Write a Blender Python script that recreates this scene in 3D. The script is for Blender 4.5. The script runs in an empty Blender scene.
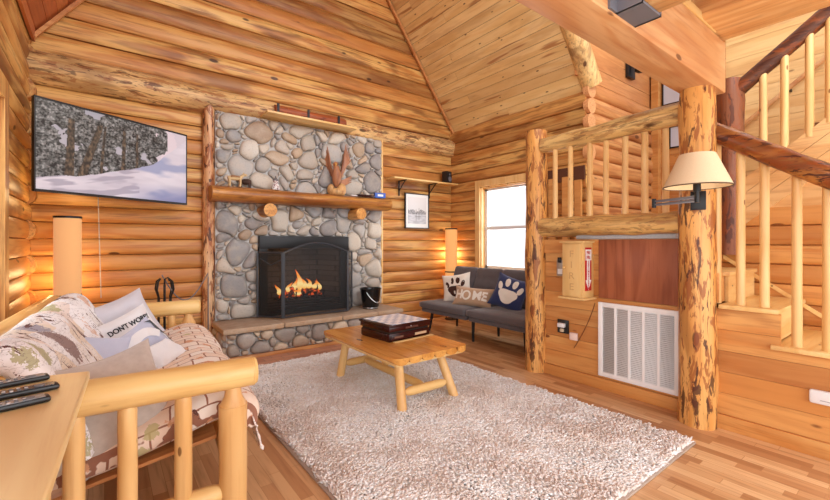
import bpy, bmesh, math, random
import numpy as np
from mathutils import Vector, Matrix, Euler, noise as mnoise
R = math.radians
PI = math.pi
random.seed(7)
S = bpy.context.scene
COL = S.collection

# ------------------------------------------------------------------ camera
cam_d = bpy.data.cameras.new('camera'); cam = bpy.data.objects.new('camera', cam_d); COL.objects.link(cam)
cam.location = (0, 0, 1.3); cam.rotation_euler = (R(90), 0, R(-37.5))
cam_d.sensor_width = 36; cam_d.lens = 405/830*36; cam_d.shift_y = -7/830; cam_d.clip_start = .02
S.camera = cam

# ------------------------------------------------------------------ world, daylight and fill, exposure
S.view_settings.view_transform = 'Standard'; S.view_settings.look = 'None'
S.view_settings.gamma = 1; S.view_settings.exposure = 0.02
W = bpy.data.worlds.new('World'); S.world = W; W.use_nodes = True
W.node_tree.nodes['Background'].inputs[0].default_value = (.96, .98, 1, 1)
W.node_tree.nodes['Background'].inputs[1].default_value = 1.12

def area(name, loc, rot, sx, sy, power, color=(1, 1, 1)):
    l = bpy.data.lights.new(name, 'AREA'); l.shape = 'RECTANGLE'; l.size = sx; l.size_y = sy
    l.energy = power; l.color = color
    o = bpy.data.objects.new(name, l); COL.objects.link(o); o.location = loc; o.rotation_euler = rot
    return o
def point(name, loc, power, color, r=.05):
    l = bpy.data.lights.new(name, 'POINT'); l.energy = power; l.color = color; l.shadow_soft_size = r
    o = bpy.data.objects.new(name, l); COL.objects.link(o); o.location = loc
    return o
# daylight at the two windows; rear, side, loft and stairwell areas are added fill
area('fill_rear', (2.2, -1.9, 1.5), (R(90), 0, 0), 5.0, 2.4, 120, (.96, .98, 1))  # broad fill added behind the camera, no glazing built there
area('daylight_window_right', (5.45, 4.07, 1.55), (R(90), 0, R(90)), 1.0, 1.4, 60, (.95, .97, 1))
area('daylight_window_left', (-1.05, 3.9, 1.6), (R(90), 0, R(-90)), 1.2, 1.5, 45, (.95, .97, 1))
area('fill_side', (-1.1, -.45, 1.5), (R(90), 0, R(-78)), 2.0, 2.0, 55, (.96, .98, 1))  # fill added from the open left side to brighten the stair wall
area('fill_loft', (2.1, -1.0, 4.6), (R(80), 0, 0), 4.0, 2.0, 190, (.94, .96, 1))  # unseen fill added above the loft for the gable wall
area('fill_stairwell', (5.9, .1, 4.7), (R(25), 0, 0), 2.0, 1.5, 75, (.94, .96, 1))  # unseen fill added over the stairs and landing

# ------------------------------------------------------------------ helpers
def tag(o, label=None, cat=None, group=None, kind=None):
    if label: o['label'] = label
    if cat: o['category'] = cat
    if group: o['group'] = group
    if kind: o['kind'] = kind
    return o
def thing(name, label, cat, loc=(0, 0, 0), rot=(0, 0, 0), group=None):
    o = bpy.data.objects.new(name, None); COL.objects.link(o); o.empty_display_size = .05
    o.location = loc; o.rotation_euler = rot
    return tag(o, label, cat, group)
def mtx(o):
    m = Matrix.LocRotScale(o.location, o.rotation_euler, o.scale)
    return mtx(o.parent) @ m if o.parent else m
def px(x, y, axis, val):
    """point of the room seen at photo position x,y on the plane axis=val"""
    s = (x-415)/405
    d = Vector((.6088+s*.7934, .7934-s*.6088, (243-y)/405))
    t = val/d[axis] if axis < 2 else (val-1.3)/d[2]
    return Vector((d[0]*t, d[1]*t, 1.3+d[2]*t))

class M:
    def __init__(s): s.v = []; s.f = []; s.m = []
    def add(s, vs, fs, mi=0, T=None):
        n = len(s.v)
        if T is not None: vs = [T @ Vector(v) for v in vs]
        s.v += [tuple(v) for v in vs]; s.f += [tuple(i+n for i in f) for f in fs]
        s.m += [mi]*len(fs)
        return s
    def box(s, x0, x1, y0, y1, z0, z1, mi=0, T=None, b=0):
        if x0 > x1: x0, x1 = x1, x0
        if y0 > y1: y0, y1 = y1, y0
        if z0 > z1: z0, z1 = z1, z0
        if b <= 0:
            v = [(x, y, z) for x in (x0, x1) for y in (y0, y1) for z in (z0, z1)]
            f = [(0, 1, 3, 2), (4, 6, 7, 5), (0, 4, 5, 1), (2, 3, 7, 6), (0, 2, 6, 4), (1, 5, 7, 3)]
            return s.add(v, f, mi, T)
        bm = bmesh.new(); bmesh.ops.create_cube(bm, size=1)
        for v in bm.verts:
            v.co = Vector(((x0+x1)/2+v.co.x*(x1-x0), (y0+y1)/2+v.co.y*(y1-y0), (z0+z1)/2+v.co.z*(z1-z0)))
        bmesh.ops.bevel(bm, geom=bm.edges[:], offset=b, segments=2 if b < .02 else 4, affect='EDGES', profile=.5)
        bm.verts.index_update()
        s.add([v.co.copy() for v in bm.verts], [[v.index for v in f.verts] for f in bm.faces], mi, T)
        bm.free(); return s
    def prism(s, pts, axis, a, b, mi=0, T=None):
        """polygon pts extruded along axis (0,1,2) from a to b; pts are the two other coordinates"""
        def mk(p, q):
            if axis == 0: return (q, p[0], p[1])
            if axis == 1: return (p[0], q, p[1])
            return (p[0], p[1], q)
        n = len(pts); v = [mk(p, a) for p in pts]+[mk(p, b) for p in pts]
        f = [tuple(range(n))[::-1], tuple(range(n, 2*n))]+[(i, (i+1) % n, n+(i+1) % n, n+i) for i in range(n)]
        return s.add(v, f, mi, T)
    def tube(s, pts, rad, seg=12, mi=0, T=None, cap=True, wob=0, seed=0, flat=1):
        pts = [Vector(p) for p in pts]; n = len(pts)
        rad = rad if isinstance(rad, (list, tuple)) else [rad]*n
        t0 = (pts[1]-pts[0]).normalized()
        u = t0.orthogonal().normalized()
        if abs(t0.z) < .9:
            u = Vector((0, 0, 1)) - t0*t0.z; u.normalize()
        vs = []; fs = []
        for i, p in enumerate(pts):
            t = (pts[min(i+1, n-1)]-pts[max(i-1, 0)]).normalized()
            u = (u-t*u.dot(t)).normalized(); w = t.cross(u)
            for k in range(seg):
                a = 2*PI*k/seg; r = rad[i]
                if wob: r *= 1+wob*mnoise.noise(Vector((math.cos(a)*1.3+seed*7.1, math.sin(a)*1.3, i*.8+seed)))
                vs.append(p+u*math.cos(a)*r*flat+w*math.sin(a)*r)
        for i in range(n-1):
            for k in range(seg):
                fs.append((i*seg+k, i*seg+(k+1) % seg, (i+1)*seg+(k+1) % seg, (i+1)*seg+k))
        if cap:
            fs.append(tuple(range(seg))[::-1]); fs.append(tuple(range((n-1)*seg, n*seg)))
        return s.add(vs, fs, mi, T)
    def log(s, p0, p1, r0, r1=None, seg=18, n=10, wob=.12, mi=0, seed=None, ends=0, bow=0, T=None):
        """a turned log from p0 to p1; ends>0 gives rounded or pencilled ends that long"""
        r1 = r1 or r0; p0 = Vector(p0); p1 = Vector(p1); L = (p1-p0).length
        seed = random.random()*50 if seed is None else seed
        ts = [i/n for i in range(n+1)]; rr = [1]*(n+1)
        if ends:
            e = ends/L
            ts = [0, e*.25, e*.6, e]+[e+(1-2*e)*i/n for i in range(1, n)]+[1-e, 1-e*.6, 1-e*.25, 1]
            rr = [.45, .75, .93, 1]+[1]*(n-1)+[1, .93, .75, .45]
        side = (p1-p0).normalized().orthogonal()
        pts = [p0.lerp(p1, t)+side*bow*math.sin(PI*t)+Vector((mnoise.noise(Vector((seed, t*3, 1))), mnoise.noise(Vector((seed, t*3, 5))), mnoise.noise(Vector((seed, t*3, 9)))))*r0*wob*.5 for t in ts]
        rad = [(r0+(r1-r0)*t)*q for t, q in zip(ts, rr)]
        return s.tube(pts, rad, seg, mi, T, True, wob, seed)
    def lathe(s, prof, seg=24, mi=0, T=None, c=(0, 0)):
        vs = []; fs = []; n = len(prof)
        for r, z in prof:
            for k in range(seg):
                a = 2*PI*k/seg; vs.append((c[0]+math.cos(a)*r, c[1]+math.sin(a)*r, z))
        for i in range(n-1):
            for k in range(seg):
                fs.append((i*seg+k, i*seg+(k+1) % seg, (i+1)*seg+(k+1) % seg, (i+1)*seg+k))
        if prof[0] == prof[-1]: return s.add(vs, fs, mi, T)
        if prof[0][0] > .0005: fs.append(tuple(range(seg))[::-1])
        if prof[-1][0] > .0005: fs.append(tuple(range((n-1)*seg, n*seg)))
        return s.add(vs, fs, mi, T)
    def ball(s, c, r, mi=0, T=None, seg=14, rings=9):
        r = r if isinstance(r, (tuple, list)) else (r, r, r)
        vs = []; fs = []
        for i in range(rings+1):
            th = PI*i/rings
            for k in range(seg):
                a = 2*PI*k/seg
                vs.append((c[0]+r[0]*math.sin(th)*math.cos(a), c[1]+r[1]*math.sin(th)*math.sin(a), c[2]-r[2]*math.cos(th)))
        for i in range(rings):
            for k in range(seg):
                fs.append((i*seg+k, i*seg+(k+1) % seg, (i+1)*seg+(k+1) % seg, (i+1)*seg+k))
        return s.add(vs, fs, mi, T)
    def build(s, name, mats, parent=None, world=False, angle=38, clean=True):
        me = bpy.data.meshes.new(name)
        vs = s.v
        if world and parent is not None:
            inv = mtx(parent).inverted(); vs = [inv @ Vector(v) for v in vs]
        me.from_pydata([tuple(v) for v in vs], [], s.f)
        mats = mats if isinstance(mats, (list, tuple)) else [mats]
        for m in mats: me.materials.append(m)
        me.polygons.foreach_set('material_index', s.m)
        me.polygons.foreach_set('use_smooth', [True]*len(me.polygons))
        me.update()
        if clean:
            bm = bmesh.new(); bm.from_mesh(me)
            bmesh.ops.remove_doubles(bm, verts=bm.verts[:], dist=1e-6)
            bmesh.ops.recalc_face_normals(bm, faces=bm.faces[:]); bm.to_mesh(me); bm.free()
        me.set_sharp_from_angle(angle=R(angle))
        o = bpy.data.objects.new(name, me); COL.objects.link(o)
        if parent is not None: o.parent = parent
        return o
def one(m, name, mats, label, cat, base, group=None, angle=38, rot=(0, 0, 0)):
    """a top-level thing of one mesh, given in world coordinates, with its origin at base"""
    e = Matrix.LocRotScale(Vector(base), Euler(rot), None).inverted()
    m.v = [tuple(e @ Vector(v)) for v in m.v]
    o = m.build(name, mats, angle=angle); o.location = base; o.rotation_euler = rot
    return tag(o, label, cat, group)
def struct(m, name, mats, angle=38):
    return tag(m.build(name, mats, angle=angle), kind='structure')
def copy_tree(o, parent=None):
    c = o.copy(); COL.objects.link(c)
    if parent: c.parent = parent
    for ch in list(o.children): copy_tree(ch, c)
    return c
def text_geo(txt, size, depth=.002, spacing=1.0, bold=0):
    cu = bpy.data.curves.new('t', 'FONT'); cu.body = txt; cu.size = size; cu.extrude = depth
    cu.align_x = 'CENTER'; cu.align_y = 'CENTER'; cu.space_character = spacing; cu.offset = bold; cu.resolution_u = 3
    ob = bpy.data.objects.new('t', cu); COL.objects.link(ob)
    bpy.context.view_layer.update()
    me = bpy.data.meshes.new_from_object(ob.evaluated_get(bpy.context.evaluated_depsgraph_get()))
    vs = [v.co.copy() for v in me.vertices]; fs = [list(p.vertices) for p in me.polygons]
    bpy.data.objects.remove(ob); bpy.data.curves.remove(cu); bpy.data.meshes.remove(me)
    return vs, fs

# ------------------------------------------------------------------ materials
def srgb(r, g, b):
    f = lambda c: ((c/255+.055)/1.055)**2.4 if c > 10 else c/255/12.92
    return (f(r), f(g), f(b), 1)
class N:
    def __init__(s, name, rough=.5, spec=.5):
        s.mat = bpy.data.materials.new(name); s.mat.use_nodes = True; s.t = s.mat.node_tree
        s.b = s.t.nodes['Principled BSDF']; s.b.inputs['Roughness'].default_value = rough
        s.b.inputs['Specular IOR Level'].default_value = spec
    def n(s, ty, **kw):
        nd = s.t.nodes.new(ty)
        for k, v in kw.items():
            if k.startswith('i_'): s.set(nd.inputs[int(k[2:])], v)
            else: setattr(nd, k, v)
        return nd
    def set(s, inp, v):
        if isinstance(v, bpy.types.NodeSocket): s.t.links.new(v, inp)
        else: inp.default_value = v
    def math(s, op, a, b=0.0, c=0.0, clamp=False):
        nd = s.n('ShaderNodeMath', operation=op, use_clamp=clamp); s.set(nd.inputs[0], a); s.set(nd.inputs[1], b); s.set(nd.inputs[2], c)
        return nd.outputs[0]
    def mix(s, f, a, b, blend='MIX'):
        nd = s.n('ShaderNodeMix', data_type='RGBA', blend_type=blend)
        s.set(nd.inputs[0], f); s.set(nd.inputs[6], a); s.set(nd.inputs[7], b)
        return nd.outputs[2]
    def coord(s, scale=(1, 1, 1), rnd=0, kind='Object'):
        tc = s.n('ShaderNodeTexCoord'); v = tc.outputs[kind]
        if rnd:
            g = s.n('ShaderNodeNewGeometry').outputs['Random Per Island']
            cb = s.n('ShaderNodeCombineXYZ')
            s.set(cb.inputs[0], s.math('MULTIPLY', g, 37.0*rnd)); s.set(cb.inputs[1], s.math('MULTIPLY', g, 91.0*rnd)); s.set(cb.inputs[2], s.math('MULTIPLY', g, 53.0*rnd))
            ad = s.n('ShaderNodeVectorMath', operation='ADD'); s.set(ad.inputs[0], v); s.set(ad.inputs[1], cb.outputs[0]); v = ad.outputs[0]
        mp = s.n('ShaderNodeMapping'); s.set(mp.inputs[0], v); mp.inputs['Scale'].default_value = scale
        return mp.outputs[0]
    def noise(s, vec, scale=1, detail=3, rough=.5, dist=0):
        nd = s.n('ShaderNodeTexNoise'); s.set(nd.inputs['Vector'], vec); nd.inputs['Scale'].default_value = scale
        nd.inputs['Detail'].default_value = detail; nd.inputs['Roughness'].default_value = rough; nd.inputs['Distortion'].default_value = dist
        return nd.outputs['Fac']
    def ramp(s, f, stops, interp='LINEAR'):
        nd = s.n('ShaderNodeValToRGB'); s.set(nd.inputs[0], f); cr = nd.color_ramp; cr.interpolation = interp
        while len(cr.elements) < len(stops): cr.elements.new(.5)
        for e, (p, c) in zip(cr.elements, stops): e.position = p; e.color = c if len(c) == 4 else (*c, 1)
        return nd.outputs[0]
    def rng(s, f, a, b, c=0.0, d=1.0):
        nd = s.n('ShaderNodeMapRange', interpolation_type='SMOOTHSTEP'); s.set(nd.inputs[0], f)
        for i, v in enumerate((a, b, c, d)): nd.inputs[i+1].default_value = v
        return nd.outputs[0]
    def isl(s): return s.n('ShaderNodeNewGeometry').outputs['Random Per Island']
    def color(s, c): s.set(s.b.inputs['Base Color'], c); return s
    def bump(s, h, strength=.3, dist=.01):
        nd = s.n('ShaderNodeBump'); nd.inputs['Strength'].default_value = strength; nd.inputs['Distance'].default_value = dist
        s.set(nd.inputs['Height'], h); s.set(s.b.inputs['Normal'], nd.outputs[0]); return s
def plain(name, col, rough=.5, metal=0, spec=.5, bump=0):
    n = N(name, rough, spec); n.b.inputs['Metallic'].default_value = metal
    nz = n.noise(n.coord((1, 1, 1)), 30, 3)
    n.color(n.mix(n.math('MULTIPLY', nz, .25), col, tuple(c*.75 for c in col[:3])+(1,)))
    if bump: n.bump(n.noise(n.coord((1, 1, 1)), 220, 2), bump, .004)
    return n.mat
def ax3(axis, along, across): return tuple(along if i == axis else across for i in range(3))
def wood(name, light, mid, dark, axis=0, rnd=1, knots=.5, rough=.42, grain=1.0, var=.5, blotch=0, spec=.35, knotcol=None, bumpy=.15, streak=0, contrast=1.0, ksc=1.0):
    n = N(name, rough, spec)
    c1 = n.coord(ax3(axis, .5, 4.2*grain), rnd)
    rings = n.math('PINGPONG', n.math('MULTIPLY', n.noise(c1, 1, 2, .5, .3), 11.0), 1.0)
    fine = n.noise(n.coord(ax3(axis, 1.8, 44*grain), rnd), 1, 5, .7)
    broad = n.noise(n.coord(ax3(axis, .8, 2.2), rnd), 1, 2)
    col = n.mix(n.math('MULTIPLY', n.rng(rings, .30, .95), .9), light, mid)
    col = n.mix(n.math('MULTIPLY', n.rng(broad, .4, .7), .7), col, mid)
    pale = tuple(min(1, c*1.12) for c in light[:3])+(1,)
    stain = n.noise(n.coord(ax3(axis, .9, 4.5), rnd*1.7), 1, 3, .6, .4)
    col = n.mix(n.math('MULTIPLY', n.rng(stain, .52, .64), .7*contrast), col, dark)
    col = n.mix(n.math('MULTIPLY', n.rng(stain, .46, .30), .7), col, pale)
    col = n.mix(n.math('MULTIPLY', n.rng(fine, .48, .66), .6*contrast), col, dark)
    if var:
        g = n.isl()
        col = n.mix(n.math('MULTIPLY', g, var), col, mid)
        g2 = n.math('FRACT', n.math('MULTIPLY', g, 17.3))
        col = n.mix(n.math('MULTIPLY', n.rng(g2, .6, 1.0), var*.6), col, dark)
    if streak:
        st = n.noise(n.coord(ax3(axis, .9, 11), rnd), 1, 2)
        col = n.mix(n.math('MULTIPLY', n.rng(st, .62, .68), streak), col, dark)
    if knots:
        vo = n.n('ShaderNodeTexVoronoi'); n.set(vo.inputs['Vector'], n.coord(ax3(axis, 1.7*ksc, 4.2*ksc), rnd)); vo.inputs['Scale'].default_value = 1.0
        k = n.rng(vo.outputs['Distance'], .085*knots*2, .13*knots*2, 1, 0)
        kc = knotcol or tuple(c*.35 for c in dark[:3])+(1,)
        col = n.mix(n.math('MULTIPLY', k, .85), col, kc)
    if blotch:
        b1 = n.noise(n.coord(ax3(axis, 4.2, 17), rnd), 1, 4, .65, .5)
        col = n.mix(n.math('MULTIPLY', n.rng(b1, .51, .57), .8*blotch), col, srgb(142, 72, 34))
        b2 = n.noise(n.coord(ax3(axis, 5.0, 24), rnd*1.3), 1, 4, .6, .8)
        col = n.mix(n.math('MULTIPLY', n.rng(b2, .565, .60), .9*blotch), col, srgb(70, 36, 28))
    n.color(col)
    if bumpy: n.bump(n.math('ADD', fine, n.math('MULTIPLY', rings, .5)), bumpy, .006)
    return n.mat

LOG_L, LOG_M, LOG_D = srgb(228, 182, 108), srgb(190, 122, 60), srgb(96, 50, 26)
logx = wood('pine_log_x', LOG_L, LOG_M, LOG_D, 0, var=.8, knots=.4, streak=.35)
logy = wood('pine_log_y', LOG_L, LOG_M, LOG_D, 1, var=.8, knots=.4, streak=.35)
logz = wood('pine_log_z', LOG_L, LOG_M, LOG_D, 2, var=.5, knots=.45)
peelx = wood('peeled_log_x', srgb(232, 196, 138), srgb(214, 168, 108), LOG_D, 0, blotch=.75, knots=.5, bumpy=.5)
peely = wood('peeled_log_y', srgb(240, 206, 138), srgb(226, 180, 108), LOG_D, 1, blotch=.5, knots=.5, bumpy=.5, rough=.35)
peelz = wood('peeled_log_z', srgb(238, 190, 118), srgb(218, 152, 78), LOG_D, 2, blotch=.95, knots=.4, bumpy=.6, rough=.35)
darkpost = wood('dark_peeled_log', srgb(240, 208, 166), srgb(196, 138, 92), srgb(80, 44, 30), 2, blotch=1, knots=.4, bumpy=.6, rough=.35)
palepeel = wood('pale_peeled_log', srgb(240, 206, 142), srgb(226, 180, 112), LOG_D, 2, blotch=.3, knots=.4, bumpy=.4)
newelw = wood('dark_newel_log', srgb(158, 98, 64), srgb(120, 70, 46), srgb(70, 38, 28), 2, blotch=.8, knots=.4, bumpy=.6, rough=.35)
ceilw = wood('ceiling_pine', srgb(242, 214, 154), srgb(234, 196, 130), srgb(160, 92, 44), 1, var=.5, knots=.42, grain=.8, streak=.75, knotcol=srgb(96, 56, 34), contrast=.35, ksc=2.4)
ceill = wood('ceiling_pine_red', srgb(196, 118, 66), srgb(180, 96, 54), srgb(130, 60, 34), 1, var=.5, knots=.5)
plky = wood('plank_pine_y', srgb(226, 172, 104), srgb(208, 140, 74), srgb(150, 82, 40), 1, var=.7, knots=.45, knotcol=srgb(104, 50, 26), contrast=.6, ksc=1.4)
plkx = wood('plank_pine_x', srgb(220, 164, 104), srgb(198, 132, 78), srgb(150, 84, 46), 0, var=.6, knots=.55)
plkpale = wood('plank_pine_pale', srgb(238, 202, 142), srgb(226, 180, 116), srgb(176, 106, 58), 1, var=.6, knots=.5, knotcol=srgb(104, 50, 26), contrast=.5, ksc=1.5)
beamx = wood('beam_pine', srgb(220, 172, 120), srgb(206, 146, 92), srgb(170, 98, 58), 0, rnd=0, var=0, knots=.5, rough=.5, contrast=.5, ksc=1.5)
beamy = wood('beam_pine_y', srgb(234, 192, 132), srgb(218, 164, 102), srgb(160, 96, 54), 1, rnd=0, var=0, knots=.5, rough=.5, contrast=.6)
palx = wood('varnished_pine_x', srgb(238, 204, 140), srgb(228, 182, 112), srgb(188, 122, 64), 0, var=.3, knots=.35, rough=.35, bumpy=.05, contrast=.4, ksc=2.5)
paly = wood('varnished_pine_y', srgb(234, 194, 128), srgb(222, 172, 100), srgb(182, 114, 58), 1, var=.4, knots=.35, rough=.3, bumpy=.05, contrast=.4, ksc=2.5)
palz = wood('varnished_pine_z', srgb(238, 200, 138), srgb(226, 178, 112), srgb(188, 120, 64), 2, var=.3, knots=.4, rough=.35, bumpy=.05, contrast=.4, ksc=2.5)
ply = wood('stained_plywood', srgb(170, 100, 66), srgb(146, 80, 50), srgb(110, 56, 36), 2, rnd=0, var=0, knots=0, rough=.4, grain=.9, contrast=.6)
boxw = wood('pale_birch', srgb(232, 196, 134), srgb(224, 182, 116), srgb(200, 150, 90), 2, var=.1, knots=0, rough=.45, contrast=.25)
cherry = wood('dark_cherry', srgb(62, 18, 15), srgb(42, 11, 10), srgb(22, 6, 6), 0, var=.2, knots=0, rough=.2, bumpy=0)
tablew = wood('console_pine', srgb(248, 228, 174), srgb(240, 212, 152), srgb(214, 172, 110), 1, var=.1, knots=.35, rough=.3, bumpy=.04, contrast=.35)
gap = plain('seam_shadow_board', srgb(92, 50, 26), .8)
black = plain('black_iron', srgb(26, 26, 28), .45, .3)
blackp = plain('black_plastic', srgb(24, 25, 28), .35)
screenf = plain('screen_frame', srgb(58, 60, 66), .4, .3)
greym = plain('grey_steel', srgb(122, 124, 132), .5, .3)
steel = plain('bright_steel', srgb(190, 190, 192), .3, .9)
white = plain('white_paint', srgb(248, 248, 248), .4)
whitep = plain('white_plastic', srgb(238, 238, 240), .3)
soot = plain('soot', srgb(16, 14, 13), .8)
mortar = plain('mortar', srgb(192, 188, 184), .9, bump=.4)
red = plain('sign_red', srgb(196, 30, 36), .4)
paper = plain('paper_white', srgb(240, 238, 234), .7)

def stone_mat(name, cols, rough=.5):
    n = N(name, rough, .4); g = n.isl()
    k = len(cols); col = n.ramp(g, [((i)/k, c) for i, c in enumerate(cols)], 'CONSTANT')
    g2 = n.math('FRACT', n.math('MULTIPLY', g, 41.7))
    c = n.coord((1, 1, 1), 1)
    col = n.mix(n.math('MULTIPLY', g2, .4), col, srgb(112, 106, 102))
    col = n.mix(n.math('MULTIPLY', n.rng(n.noise(c, 9, 4), .4, .7), .4), col, srgb(196, 180, 160))
    col = n.mix(n.math('MULTIPLY', n.rng(n.noise(c, 60, 3), .5, .7), .2), col, srgb(92, 88, 86))
    n.color(col); n.bump(n.noise(c, 40, 4), .3, .006); return n.mat
stone = stone_mat('river_rock', [srgb(184, 178, 172), srgb(204, 192, 176), srgb(160, 158, 158), srgb(196, 170, 142), srgb(212, 204, 192), srgb(164, 158, 154), srgb(196, 184, 170), srgb(180, 152, 124), srgb(208, 196, 180), srgb(150, 144, 142)])
stoneh = stone_mat('hearth_river_rock', [srgb(206, 184, 158), srgb(182, 156, 130), srgb(212, 200, 182), srgb(174, 166, 160), srgb(200, 166, 134), srgb(164, 152, 142)])
slabm = stone_mat('flagstone', [srgb(188, 156, 124), srgb(178, 150, 124), srgb(194, 166, 136)], .55)

def floor_mat():
    n = N('laminate_floor', .36, .4)
    tc = n.n('ShaderNodeTexCoord'); mp = n.n('ShaderNodeMapping'); n.set(mp.inputs[0], tc.outputs['Object']); mp.inputs['Rotation'].default_value = (0, 0, R(90))
    br = n.n('ShaderNodeTexBrick'); n.set(br.inputs['Vector'], mp.outputs[0]); br.offset = .37; br.offset_frequency = 3; br.squash = .8; br.squash_frequency = 2
    br.inputs['Color1'].default_value = (0, 0, 0, 1); br.inputs['Color2'].default_value = (1, 1, 1, 1); br.inputs['Mortar'].default_value = (.1, .1, .1, 1)
    br.inputs['Scale'].default_value = 1; br.inputs['Mortar Size'].default_value = .0015; br.inputs['Brick Width'].default_value = .46; br.inputs['Row Height'].default_value = .066
    sp = n.n('ShaderNodeSeparateColor'); n.set(sp.inputs[0], br.outputs['Color'])
    col = n.ramp(sp.outputs[0], [(0, srgb(184, 134, 90)), (.3, srgb(204, 154, 108)), (.6, srgb(218, 174, 126)), (1, srgb(232, 194, 146))])
    gr = n.noise(n.coord((40, 2.5, 1)), 1, 4)
    col = n.mix(n.math('MULTIPLY', n.rng(gr, .45, .75), .4), col, srgb(146, 90, 52))
    n.color(col); return n.mat
floorm = floor_mat()

def fabric(name, c1, c2, rough=.95, scale=260, sheen=.3):
    n = N(name, rough, .1)
    a = n.noise(n.coord(), scale, 2); b = n.noise(n.coord(), 14, 3)
    n.color(n.mix(n.math('ADD', n.math('MULTIPLY', a, .6), n.math('MULTIPLY', b, .4)), c1, c2))
    n.b.inputs['Sheen Weight'].default_value = sheen; n.bump(a, .3, .003); return n.mat
fgrey = fabric('charcoal_fabric', srgb(78, 72, 74), srgb(108, 100, 102))
fwhite = fabric('white_cotton', srgb(222, 220, 224), srgb(240, 238, 238))
fltgrey = fabric('light_grey_cotton', srgb(196, 194, 204), srgb(218, 214, 220))
flav = fabric('blue_grey_cotton', srgb(176, 182, 208), srgb(206, 208, 224))
fbeige = fabric('beige_brushed_fabric', srgb(176, 162, 152), srgb(214, 204, 196), scale=40)
fburlap = fabric('tan_burlap', srgb(170, 136, 108), srgb(196, 164, 134))
fcream = fabric('cream_canvas', srgb(222, 212, 198), srgb(236, 228, 216))
fnavy = fabric('navy_fabric', srgb(40, 48, 86), srgb(58, 66, 104))
fbrown = fabric('dark_brown_felt', srgb(58, 34, 28), srgb(76, 46, 36))
fblack = fabric('black_print', srgb(30, 32, 40), srgb(42, 44, 52))
fcarpet = fabric('grey_carpet', srgb(150, 150, 152), srgb(200, 200, 200), scale=90)

def leaf_mat(name, squares, lt, sc):
    """cream cloth printed with autumn leaves, olive and dark maroon sprays; squares = a quilted grid"""
    n = N(name, .9, .1)
    tc = n.n('ShaderNodeTexCoord'); vec = tc.outputs['Object']
    dn = n.n('ShaderNodeTexNoise'); n.set(dn.inputs['Vector'], vec); dn.inputs['Scale'].default_value = 6; dn.inputs['Detail'].default_value = 3
    ad = n.n('ShaderNodeVectorMath', operation='MULTIPLY_ADD'); n.set(ad.inputs[0], dn.outputs['Color']); ad.inputs[1].default_value = (.035, .035, .035) if squares else (.09, .09, .09); n.set(ad.inputs[2], vec)
    v = ad.outputs[0]
    cell = n.n('ShaderNodeTexVoronoi'); n.set(cell.inputs['Vector'], v); cell.inputs['Scale'].default_value = sc; cell.inputs['Randomness'].default_value = .8
    sp = n.n('ShaderNodeSeparateColor'); n.set(sp.inputs[0], cell.outputs['Color'])
    base = n.ramp(sp.outputs[0], [(0, srgb(246, 244, 246)), (.35, srgb(240, 226, 218)), (.6, srgb(250, 248, 250)), (.85, srgb(236, 222, 206))], 'CONSTANT')
    lc = n.ramp(sp.outputs[1], lt, 'CONSTANT')
    jag = n.noise(vec, 38, 3, .7)
    inside = n.rng(n.math('ADD', cell.outputs['Distance'], n.math('MULTIPLY', jag, .55)), .55 if squares else .66, .58 if squares else .68, 1, 0)
    col = base
    if squares:
        br = n.n('ShaderNodeTexBrick'); n.set(br.inputs['Vector'], v); br.inputs['Scale'].default_value = 1; br.inputs['Brick Width'].default_value = .15; br.inputs['Row Height'].default_value = .105
        br.inputs['Mortar Size'].default_value = .0045; br.inputs['Color1'].default_value = srgb(244, 234, 224); br.inputs['Color2'].default_value = srgb(236, 208, 186); br.inputs['Mortar'].default_value = srgb(158, 112, 92)
        col = br.outputs['Color']
    col = n.mix(n.math('MULTIPLY', inside, .8), col, lc)
    if not squares:
        ln = n.noise(n.coord((3, 1.2, 9)), 3, 3, .6, 1.5)
        col = n.mix(n.math('MULTIPLY', n.rng(n.math('ABSOLUTE', n.math('SUBTRACT', ln, .5)), .006, .014, 1, 0), .5), col, srgb(120, 104, 110))
    sprv = n.noise(n.coord((2.2, 3.4, 1.3) if not squares else (3, 3, 2)), 1.7, 6, .72, .6)
    col = n.mix(n.rng(sprv, .655 if squares else .575, .667 if squares else .585), col, srgb(104, 70, 66))
    n.color(col); return n.mat
leafs = leaf_mat('leaf_print_seat', True, [(0, srgb(214, 150, 108)), (.3, srgb(240, 226, 212)), (.5, srgb(222, 168, 130)), (.75, srgb(188, 176, 122)), (.85, srgb(240, 226, 212))], 9)
leafm = leaf_mat('leaf_print_back', False, [(0, srgb(172, 166, 112)), (.25, srgb(240, 236, 232)), (.45, srgb(224, 180, 150)), (.65, srgb(240, 236, 232)), (.8, srgb(124, 84, 76)), (.92, srgb(150, 150, 172))], 4.6)

def rug_mat():
    n = N('shag_wool', 1, .05); g = n.isl()
    col = n.ramp(g, [(0, srgb(236, 224, 212)), (.35, srgb(240, 232, 226)), (.7, srgb(248, 244, 242)), (1, srgb(253, 252, 252))])
    b = n.noise(n.coord(), 2.2, 3)
    col = n.mix(n.math('MULTIPLY', n.rng(b, .45, .7), .4), col, srgb(222, 202, 186))
    n.color(col); n.b.inputs['Sheen Weight'].default_value = .3; return n.mat
rugm = rug_mat()

def emit(name, col, st, base=None):
    n = N(name, .6); n.color(base or col); n.b.inputs['Emission Color'].default_value = col; n.b.inputs['Emission Strength'].default_value = st
    return n.mat
def glass(name, alpha=.12):
    n = N(name, .02); n.color((.95, .97, 1, 1)); n.b.inputs['Alpha'].default_value = alpha; return n.mat
glassm = glass('window_glass', .06)
# ================================================================== THE SETTING
XL, XR, YB = -.6, 4.96, 5.4
SL = 1.35                       # slope of the vaulted ceiling
EAVE = 3.25; RIDGE = (XL+XR)/2; ZR = EAVE+SL*(XR-RIDGE)
YF = -2.4                       # how far the room is built behind the camera
YE = 2.80                       # where the right wall ends beside the stairs

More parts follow.
